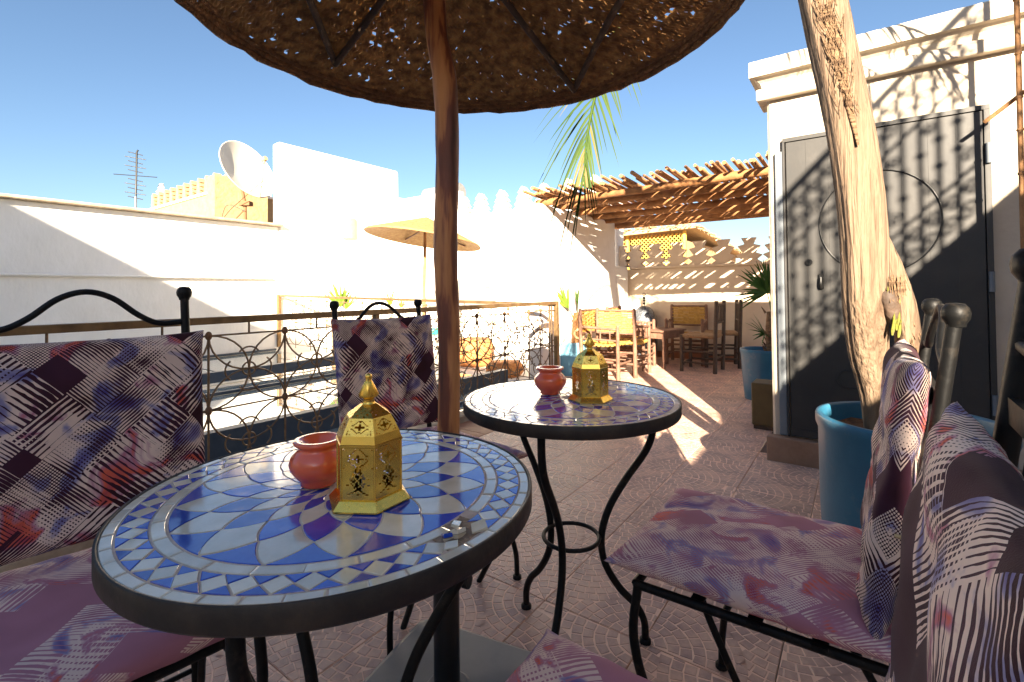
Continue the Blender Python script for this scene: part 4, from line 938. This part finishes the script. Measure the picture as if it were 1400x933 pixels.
def blade(g, base, tip, w, droop, mi=0, seg=5, nrm_=Vector((0, 0, 1))):
    d = tip-base; L_ = d.length; sdv = d.cross(nrm_)
    if sdv.length < 1e-5: sdv = Vector((1, 0, 0))
    sdv.normalize(); vs = []
    for i in range(seg+1):
        t = i/seg; p = base+d*t+Vector((0, 0, -droop*t*t)); ww = w*(1-t)**.6*min(1, .4+t*6)
        vs += [p-sdv*ww, p+nrm_*ww*.35*-1, p+sdv*ww]
    fs = []
    for i in range(seg): fs += [(3*i, 3*i+1, 3*i+4, 3*i+3), (3*i+1, 3*i+2, 3*i+5, 3*i+4)]
    g.add(vs, fs, mi, True)
def trunk_tube(g, pts, rads, n=28, rough=.08, seed=1, k=8):
    rnd = random.Random(seed); P = catmull(pts, k); L_ = len(P); vs = []
    lob = [(rnd.uniform(0, 6.28), rnd.uniform(.02, .05), q) for q in (2, 3, 5, 9, 13)]
    for i, p in enumerate(P):
        t = i/(L_-1); x = t*(len(rads)-1); q = int(min(len(rads)-2, x)); r_ = rads[q]+(rads[q+1]-rads[q])*(x-q)
        for j in range(n):
            a = 2*math.pi*j/n; d = sum(am*math.sin(fq*a+ph+t*3) for ph, am, fq in lob); rr_ = r_*(1+d+rnd.uniform(-.008, .008))
            vs.append((p.x+rr_*math.cos(a), p.y+rr_*math.sin(a)*.9, p.z))
    g.add(vs, [(i*n+j, i*n+(j+1) % n, (i+1)*n+(j+1) % n, (i+1)*n+j) for i in range(L_-1) for j in range(n)], 0, True)
g = MB(); trunk_tube(g, [(-.035, -.02, 0), (-.03, -.01, .15), (-.080, -.04, .32), (-.115, -.08, .50), (-.125, -.09, .75), (-.150, -.08, 1.05), (-.20, -.06, 1.40), (-.24, -.03, 1.75), (-.28, .02, 2.15), (-.34, .06, 2.6), (-.42, .08, 3.1), (-.52, .10, 3.7)], [.040, .050, .060, .067, .069, .070, .071, .072, .075, .08, .08, .10], seed=4); g.build('trunk', M['trunk'], pt)
# split sheath on the right side with green heart
g = MB(); trunk_tube(g, [(.01, -.06, .06), (.030, -.07, .20), (.020, -.09, .34), (.0, -.10, .48), (-.04, -.095, .62), (-.09, -.085, .80)], [.016, .030, .036, .034, .034, .012], seed=9); g.build('leaf_sheath', M['trunk'], pt)
g = MB(); g.lathe([(1e-4, -.075), (.014, -.06), (.026, -.02), (.030, .03), (.024, .055), (1e-4, .062)], 16, M=Matrix.Translation((-.070, -.136, .475)) @ Euler((0, R(-14), 0)).to_matrix().to_4x4() @ Matrix.Diagonal((.95, .7, 1.0, 1))); g.build('hollow_shade', M['darkwood'], pt)  # solid dark lump painted in for the shade inside a cavity
g = MB(); rnd = random.Random(15)
for q in range(9):
    x = -.03+rnd.uniform(0, .036); z = .365+rnd.uniform(0, .11); x -= .062; z += .04; blade(g, Vector((x, -.146, z-.03)), Vector((x+rnd.uniform(-.008, .008), -.154, z+.03)), .007, 0, 0, 4, Vector((0, -1, 0)))
g.build('green_heart', mat('mossy_heart', (.16, .17, .015), .6, col2=(.07, .06, .01), scale=60), pt)
g = MB(); rnd = random.Random(5)
for q in range(22):
    x = rnd.uniform(-.085, -.03); z = .545+rnd.uniform(-.015, .015); g.tube([(x, -.146, z+.02), (x+rnd.uniform(-.01, .01), -.156, z-.02-rnd.uniform(0, .03))], .0014, 4)
for q in range(10):
    x = rnd.uniform(-.01, .02); z = .36+rnd.uniform(-.03, .1); g.tube([(x, -.12, z), (x+rnd.uniform(0, .02), -.13, z-.04)], .0014, 4)
g.build('torn_fibre', M['fibre'], pt, kind='stuff')
def trunk_c(z):
    pz = [(0, -.035), (.32, -.080), (.5, -.115), (.75, -.125), (1.05, -.150), (1.4, -.20), (1.75, -.24), (2.15, -.28), (2.6, -.34)]
    for (z0, x0), (z1, x1) in zip(pz, pz[1:]):
        if z <= z1: return x0+(x1-x0)*(z-z0)/(z1-z0)
    return -.33
g = MB(); rnd = random.Random(6); ny_ = 26
for i in range(ny_+1):
    z = 1.0+1.3*i/ny_; w_ = .10+.75*min(1, i/10); a0 = R(-112)
    for j in range(7):
        a = a0+(j/6-.5)*w_; r_ = .080+rnd.uniform(-.002, .002)-(.006 if j in (0, 6) else 0); g.v.append((trunk_c(z)+r_*math.cos(a), .02-.10*max(0, (2.2-z)/1.2)+r_*math.sin(a)*.93, z))
for i in range(ny_):
    for j in range(6): g.f.append((i*7+j, i*7+j+1, i*7+8+j, i*7+7+j)); g.m.append(0); g.sm.append(True)
for q in range(260):
    z = rnd.uniform(1.1, 2.3); a = R(-112)+rnd.uniform(-.38, .38); r_ = .081; da_ = rnd.choice((-.28, .28))*rnd.uniform(.4, 1)
    P = [(trunk_c(z+k*.022)+(r_+.004*math.sin(k))*math.cos(a+da_*k/3), .02-.10*max(0, (2.2-z)/1.2)+(r_+.003)*math.sin(a+da_*k/3)*.93, z+k*.022) for k in range(4)]
    g.tube(P, .0011, 3, cap=False)
g.build('fibre_mat', M['fibre'], pt)
crown = Vector((-.52, .10, 3.72))
def frond(root, az, up, length, droop, n=26, name='frond', lw=.011, ll=.38, seed=0, org=None):
    rnd = random.Random(seed); d = Vector((math.cos(az), math.sin(az), 0)); P = []
    for i in range(12):
        t = i/11; P.append((org or crown)+d*length*t+Vector((0, 0, up*t-droop*t*t)))
    g = MB(); g.tube(P, [.014, .010, .003], 6, k=2)
    for i in range(n):
        t = min(.995, .15+.85*(i+rnd.uniform(-.8, .8))/n); t = max(.1, t); x = t*11; q = min(10, int(x)); p = P[q].lerp(P[q+1], x-q); tn = (P[q+1]-P[q]).normalized(); sdv = Vector((-d.y, d.x, 0))
        for s in (-1, 1):
            L_ = ll*(1-.5*t)*rnd.uniform(.8, 1.1); dr = (sdv*s*.75+tn*.75+Vector((0, 0, rnd.uniform(-.25, .1)))).normalized(); blade(g, p, p+dr*L_, lw, L_*.35, 1)
    return g.build(name, [M['oldwood'], M['leaf']], root)
for i, (az, up, L_, dr) in enumerate(((20, .8, 1.2, .7), (75, .8, 1.1, .7), (130, .8, 1.1, .7), (180, .7, 1.0, .6), (235, .75, 1.1, .7), (290, .7, 1.1, .8), (335, .6, 1.15, .9))):
    frond(pt, R(az), up, L_, dr, seed=i)
lowo = Vector((-.36, -.02, 2.75))
for i, (az, up, L_, dr) in enumerate(((325, .25, 1.15, .75), (345, .35, 1.3, 1.05))):
    frond(pt, R(az), up, L_, dr, seed=20+i, org=lowo, lw=.008)
# the frond that hangs into view behind the parasol; pixel-free: it droops from the crown over the far table
hang = [Vector((.95, 1.76, 3.12))-Vector((1.30, 1.70, .50)), Vector((.80, 1.95, 2.95))-Vector((1.30, 1.70, .50)), Vector((.62, 2.15, 2.62))-Vector((1.30, 1.70, .50)), Vector((.50, 2.28, 2.25))-Vector((1.30, 1.70, .50)), Vector((.425, 2.34, 2.02))-Vector((1.30, 1.70, .50)), Vector((.375, 2.36, 1.78))-Vector((1.30, 1.70, .50)), Vector((.36, 2.36, 1.60))-Vector((1.30, 1.70, .50))]
g = MB(); g.tube(hang, [.013, .010, .0035], 7, k=5); hf = g.build('hanging_frond', M['leaf'], pt)
Pc = catmull(hang, 6); rnd = random.Random(12)
for i in range(44):
    t = .45+.55*i/44; x = t*(len(Pc)-1); q = min(len(Pc)-2, int(x)); p = Pc[q].lerp(Pc[q+1], x-q)
    s = -1 if i % 2 else 1
    if s < 0:
        L_ = rnd.uniform(.28, .50)*(1-.35*(t-.45)); dr = Vector((-.95+1.35*(t-.45)+rnd.uniform(-.08, .08), rnd.uniform(-.2, .2), -.30-1.3*(t-.45))).normalized(); drp = L_*rnd.uniform(.25, .5)
    else:
        L_ = rnd.uniform(.22, .40)*(1-.3*(t-.45)); dr = Vector((.38-.6*(t-.45)+rnd.uniform(-.06, .06), rnd.uniform(-.2, .2), -.95)).normalized(); drp = L_*.1
    g = MB(); dry = rnd.random() < (.34 if s < 0 else .12); blade(g, p, p+dr*L_, rnd.uniform(.0045, .0075), drp, 0, 6, Vector((0, -1, .1)))
    g.build('leaflet', M['dryleaf'] if dry else M['leaf'], hf)

# fan palms
def fan(root, base, tip, spread, n, L_, m, seed=0, fold=.25, normal=None):
    """leaf stalk from base to tip, then a fan of segments"""
    rnd = random.Random(seed); base, tip = Vector(base), Vector(tip); d = (tip-base).normalized()
    nv = Vector(normal).normalized() if normal else Vector((0, -1, .25)).normalized(); sd_ = d.cross(nv).normalized(); nv = sd_.cross(d).normalized()
    g = MB(); g.tube([base, (base+tip)/2+Vector((0, 0, .01)), tip], [.008, .005, .004], 6, k=3)
    for i in range(n):
        a = (i/(n-1)-.5)*spread; dr = (d*math.cos(a)+sd_*math.sin(a)+nv*rnd.uniform(-fold, fold)).normalized(); ll = L_*(.72+.28*math.cos(a*.8))*rnd.uniform(.85, 1.08)
        blade(g, tip, tip+dr*ll, L_*.045, ll*rnd.uniform(.02, .18), 1, 5, nv)
    g.build('fan_leaf', [M[m], M[m]], root)
pr_ = planter('planter', 'tapered blue planter with a fan palm beside the door wall corner', (2.36, 4.55, 0), .20, .47, .82)
fp = thing('fan_palm', 'dark green fan palm growing in the tapered blue planter', 'palm', (2.42, 4.50, .40))
g = MB(); trunk_tube(g, [(0, 0, 0), (.0, 0, .2), (.01, 0, .42)], [.05, .055, .045], 14, seed=3)
for k in range(26):
    a = random.uniform(0, 6.28); z = random.uniform(.0, .42); g.tube([(.05*math.cos(a), .05*math.sin(a), z), (.085*math.cos(a), .085*math.sin(a), z+.06)], [.012, .003], 4)
g.build('trunk', M['fibre'], fp)
fan(fp, (0, 0, .42), (-.05, -.02, .60), 3.6, 24, .36, 'darkleaf', 1)
fan(fp, (0, 0, .40), (.14, -.05, .56), 3.2, 20, .32, 'darkleaf', 2)
fan(fp, (0, 0, .15), (-.10, -.06, .22), 2.0, 12, .24, 'darkleaf', 3, normal=(0, -.7, .7))
fan(fp, (0, 0, .42), (.02, .06, .66), 3.0, 18, .30, 'darkleaf', 4)
planter('planter', 'blue planter painted paler for sunlight, at the fence end post, before the side wall', (.745, 6.02, 0), .19, .40, .96, 'blue_sunlit')
fl = thing('fan_palm', 'young palm with orange stub trunk in the planter at the fence end', 'palm', (.76, 6.0, .34))
g = MB(); trunk_tube(g, [(0.02, 0, 0), (.03, 0, .2), (.05, 0, .42)], [.045, .055, .05], 12, seed=5); g.build('trunk', M['beamlog'], fl)
g = MB(); g.tube([(.06+.055*math.cos(q), -.06, .16+.055*math.sin(q)) for q in [i*2*math.pi/18 for i in range(19)]], .016, 7, cap=False); g.build('coiled_rope', M['ivory'], fl)
fan(fl, (.0, 0, .35), (-.07, -.05, .48), .9, 11, .36, 'limeleaf', 7)
fan(fl, (.05, 0, .40), (.05, 0, .52), .25, 4, .26, 'leaf', 8)
# far terrace pots
f3 = thing('clay_planter', 'tan clay planter with bright fan palm beyond the far fence', 'planter', (-2.85, 8.2, -.03))
g = MB(); g.lathe([(.17, 0), (.2, .02), (.21, .5), (.23, .55), (.23, .60), (.2, .60)], 24); g.build('pot', M['sand'], f3)
g = MB(); g.lathe([(1e-4, .56), (.2, .56)], 16); g.build('soil', M['soil'], f3)
f4 = thing('fan_palm', 'bright lime fan palm standing in the tan clay planter', 'palm', (-2.85, 8.2, .5))
fan(f4, (0, 0, 0), (-.05, -.05, .30), 1.4, 14, .5, 'limeleaf', 9); fan(f4, (0, 0, .02), (.02, 0, .26), 1.5, 12, .4, 'limeleaf', 10)
f5 = thing('young_palm', 'small lime palm leaf just above the far fence left of the parasol pole', 'palm', (-1.95, 7.9, -.03))
g = MB(); g.lathe([(.13, 0), (.17, .32), (.15, .32), (.14, .28), (1e-4, .28)], 20); g.build('pot', M['bluepot'], f5)
fan(f5, (0, 0, .28), (-.05, 0, .85), 1.0, 8, .32, 'limeleaf', 11); fan(f5, (0, 0, .28), (.12, 0, .80), .9, 7, .25, 'limeleaf', 12)
# low garden table with teal bowl
gt = thing('garden_table', 'low round white table beyond the far fence carrying a teal bowl', 'table', (-1.15, 7.05, -.03))
g = MB(); g.lathe([(1e-4, .40), (.36, .40), (.36, .43), (1e-4, .43)], 32); g.build('top', M['plaster'], gt)
for k in range(3):
    a = k*2.1; g = MB(); g.tube([(.05*math.cos(a), .05*math.sin(a), .40), (.26*math.cos(a), .26*math.sin(a), 0)], .013, 6); g.build('leg', M['iron'], gt)
g = MB(); g.lathe([(.04, 0), (.10, .05), (.12, .10), (.11, .10), (.05, .03)], 24); g.build('teal_bowl', M['teal'], loc=(-1.15, 7.05, .402), label='teal glazed bowl on the low white table', cat='bowl')
def pouf(label, x, y, r_, h):
    g = MB(); g.lathe([(r_*.8, 0), (r_, h*.3), (r_, h*.7), (r_*.8, h*.97), (1e-4, h)], 24); g.build('floor_pouf', M['cushion_orange'], loc=(x, y, -.03), label=label, cat='pouf')
pouf('patterned orange pouf behind the far fence beside the parasol pole', -.55, 7.0, .28, .40)
pouf('low orange pouf just beyond the end of the skylight beam', -.10, 6.1, .24, .18)

# ================================================================== RUSTIC WOODEN FURNITURE
def log(g, a, b_, r_, n=8, mi=0): g.tube([a, ((Vector(a)+Vector(b_))/2+Vector((random.uniform(-.004, .004), random.uniform(-.004, .004), 0))), b_], [r_*1.05, r_, r_*.95], n, k=2, mi=mi, jit=.05)
def make_armchair():
    t = thing('woven_armchair', 'rustic armchair with woven cane back turned to the camera, nearest of the group', 'armchair', (0, 0, 0), 0, 'rustic woven armchairs')
    W, Dp, H = .235, .46, .80
    for s in (-1, 1):
        g = MB(); log(g, (s*W, 0, 0), (s*W, -.02, H), .024); g.ball((s*W, -.02, H), .022, 8, sq=.8); g.build('rear_post', M['oldwood'], t)
        g = MB(); log(g, (s*W, Dp, 0), (s*W, Dp, .62), .023); g.ball((s*W, Dp, .62), .021, 8, sq=.8); g.build('front_post', M['oldwood'], t)
        g = MB(); log(g, (s*W, 0, .60), (s*W, Dp, .58), .017); g.build('arm_rail', M['oldwood'], t)
        for k in range(3):
            y = .12+k*.12; g = MB(); log(g, (s*W, y, .46), (s*W, y, .59), .009, 6); g.build('spindle', M['oldwood'], t)
        for z in (.13, .24, .46): g = MB(); log(g, (s*W, 0, z), (s*W, Dp, z-.01), .014, 6); g.build('side_stretcher', M['oldwood'], t)
    for z, y in ((.16, 0), (.29, 0), (.18, Dp), (.28, Dp), (.52, -.01), (.79, -.02)): g = MB(); log(g, (-W, y, z), (W, y, z), .015, 6); g.build('cross_stretcher', M['oldwood'], t)
    random.seed(77)
    g = MB()
    for i in range(11):
        z = .545+i*.0225
        for s in range(6):
            x0 = -W+.015+s*(2*W-.03)/6; y = -.015+(.010 if (i+s) % 2 else -.004)
            g.box(x0, x0+(2*W-.03)/6+.004, y-.006, y+.006, z-.0105+random.uniform(-.002, .002), z+.0105+random.uniform(-.002, .002))
    g.build('woven_back', M['wicker'], t)
    g = MB()
    for i in range(16):
        y = .015+i*.0283
        for s in range(6):
            x0 = -W+.01+s*(2*W-.02)/6; z = .405+(.008 if (i+s) % 2 else -.002)-.02*math.sin(math.pi*(i+.5)/16); g.box(x0, x0+(2*W-.02)/6+.004, y-.013, y+.013, z-.010, z+.010)
    g.build('woven_seat', M['wicker'], t)
    return t
random.seed(11)
ac = make_armchair(); ac.location = (1.245, 5.80, 0); ac.rotation_euler = (0, 0, fac(E1.x, E1.y)); 
p = AB(1.0, .10); copy_thing(ac, (p.x, p.y, 0), fac(-E2.x, -E2.y), 'woven armchair half hidden behind the orange palm stub, against the side wall')
p = AB(1.78, .12); copy_thing(ac, (p.x, p.y, 0), fac(-E2.x+.1, -E2.y), 'woven armchair against the side wall, behind the nearest armchair')
copy_thing(ac, (2.56, 7.0, 0), fac(-.45, -.85), 'woven armchair facing the camera at the far side of the wooden table')
tb = thing('wooden_table', 'low weathered wooden table with turned legs between the rustic chairs', 'table', (1.97, 6.29, 0), math.atan2(.60, .74))
for (y0, y1) in ((0, .24), (.244, .48), (.484, .72)):
    g = MB(); g.box(-.05, .50, y0-.03, y1-.03, .475, .50, bev=.004); g.build('plank', M['oldwood'], tb)
g = MB(); g.box(-.02, .47, -.01, .01, .39, .473); g.box(-.02, .47, .63, .65, .39, .473); g.box(-.02, 0.0, .01, .63, .39, .473); g.box(.45, .47, .01, .63, .39, .473); g.build('apron', M['oldwood'], tb)
for (x, y) in ((.0, 0), (.45, 0), (0, .64), (.45, .64)):
    g = MB(); g.lathe([(.016, 0), (.018, .03), (.013, .05), (.020, .12), (.022, .24), (.015, .29), (.022, .31), (.014, .33), (.024, .37), (.024, .40)], 12, M=Matrix.Translation((x, y, 0))); g.build('leg', M['oldwood'], tb)
def make_dining():
    t = thing('dark_chair', 'dark high backed wooden chair with rush seat right of the low table', 'chair', (0, 0, 0), 0, 'dark rush seated chairs')
    W, Dp, H = .20, .40, .89
    for s in (-1, 1):
        g = MB(); log(g, (s*W, 0, 0), (s*W, -.03, H), .024); g.build('rear_leg', M['darkwood'], t)
        g = MB(); log(g, (s*W, Dp, 0), (s*W, Dp, .46), .022); g.build('front_leg', M['darkwood'], t)
        for z in (.12, .26): g = MB(); log(g, (s*W, 0, z), (s*W, Dp, z), .013, 6); g.build('stretcher', M['darkwood'], t)
    for z, y in ((.18, 0), (.24, Dp), (.10, Dp), (.62, -.02), (.84, -.03)): g = MB(); log(g, (-W, y, z), (W, y, z), .014, 6); g.build('stretcher', M['darkwood'], t)
    for x in (-.09, 0, .09): g = MB(); log(g, (x, -.02, .62), (x, -.03, .84), .010, 6); g.build('spindle', M['darkwood'], t)
    g = MB(); g.box(-W-.01, W+.01, -.01, Dp+.015, .425, .465, bev=.014); g.build('rush_seat', M['rush'], t)
    return t
dc = make_dining(); dc.location = (2.58, 6.05, 0); dc.rotation_euler = (0, 0, fac(E2.x, E2.y))
copy_thing(dc, (3.00, 6.45, 0), fac(-.93, .30), 'second dark wooden chair, behind the first and closest to the fan palm')
# iron dome lantern by the back wall
dl = thing('dome_lantern', 'large dark pierced iron dome lantern with three ball finial by the back wall', 'lantern', (2.02, 7.38, 0))
g = MB(); pr = [(.17, .02), (.175, .10), (.175, .50)]+[(.175*math.cos(t)**.8 if t < 1.5 else 1e-3, .50+.29*math.sin(t)) for t in [i*1.5/8 for i in range(1, 9)]]
g.lathe(pr, 32, fn=lambda a, z: 1+.02*math.cos(16*a)); g.build('pierced_dome', mat('pierced_iron', (.05, .055, .065), .5, .6, col2=(.22, .24, .27), scale=60, ramp=(.42, .58), bump=.6, bscale=80), dl)
g = MB()
for z in (.825, .87, .91): g.ball((0, 0, z), .021, 12)
g.tube([(0, 0, .78), (0, 0, .95)], .006, 6); g.tube([(.02*math.cos(q), 0, .965+.02*math.sin(q)) for q in [i*.45 for i in range(15)]], .004, 5); g.build('finial', M['iron'], dl)
# olive box beside the wall corner
ob = thing('wooden_box', 'olive brown upright box between the blue planter and the door wall', 'box', (1.90, 3.62, 0), BR)
g = MB(); g.box(-.10, .10, -.09, .09, .03, .34, bev=.006); g.build('case', M['olive'], ob)
g = MB(); g.box(-.09, .09, -.08, .08, 0, .028); g.build('plinth', M['darkwood'], ob)
# leaning cane poles at the right edge
cp = thing('cane_pole', 'upright cane pole cut by the top right corner of the picture', 'pole', (2.325, 2.185, 0))
g = MB()
g.tube([(0, 0, 0), (.0, .0, 2.6)], .0105, 8)
for z in (.4, .8, 1.2, 1.55, 1.75, 1.9, 2.1, 2.35): g.lathe([(.012, z-.006), (.0145, z), (.012, z+.006)], 8)
g.build('cane', M['twig'], cp)
g = MB(); g.tube([(.02, -.02, 1.93), (-.035, .13, 1.83)], .010, 8); g.build('brace', M['twig'], cp)

bpy.context.view_layer.update()
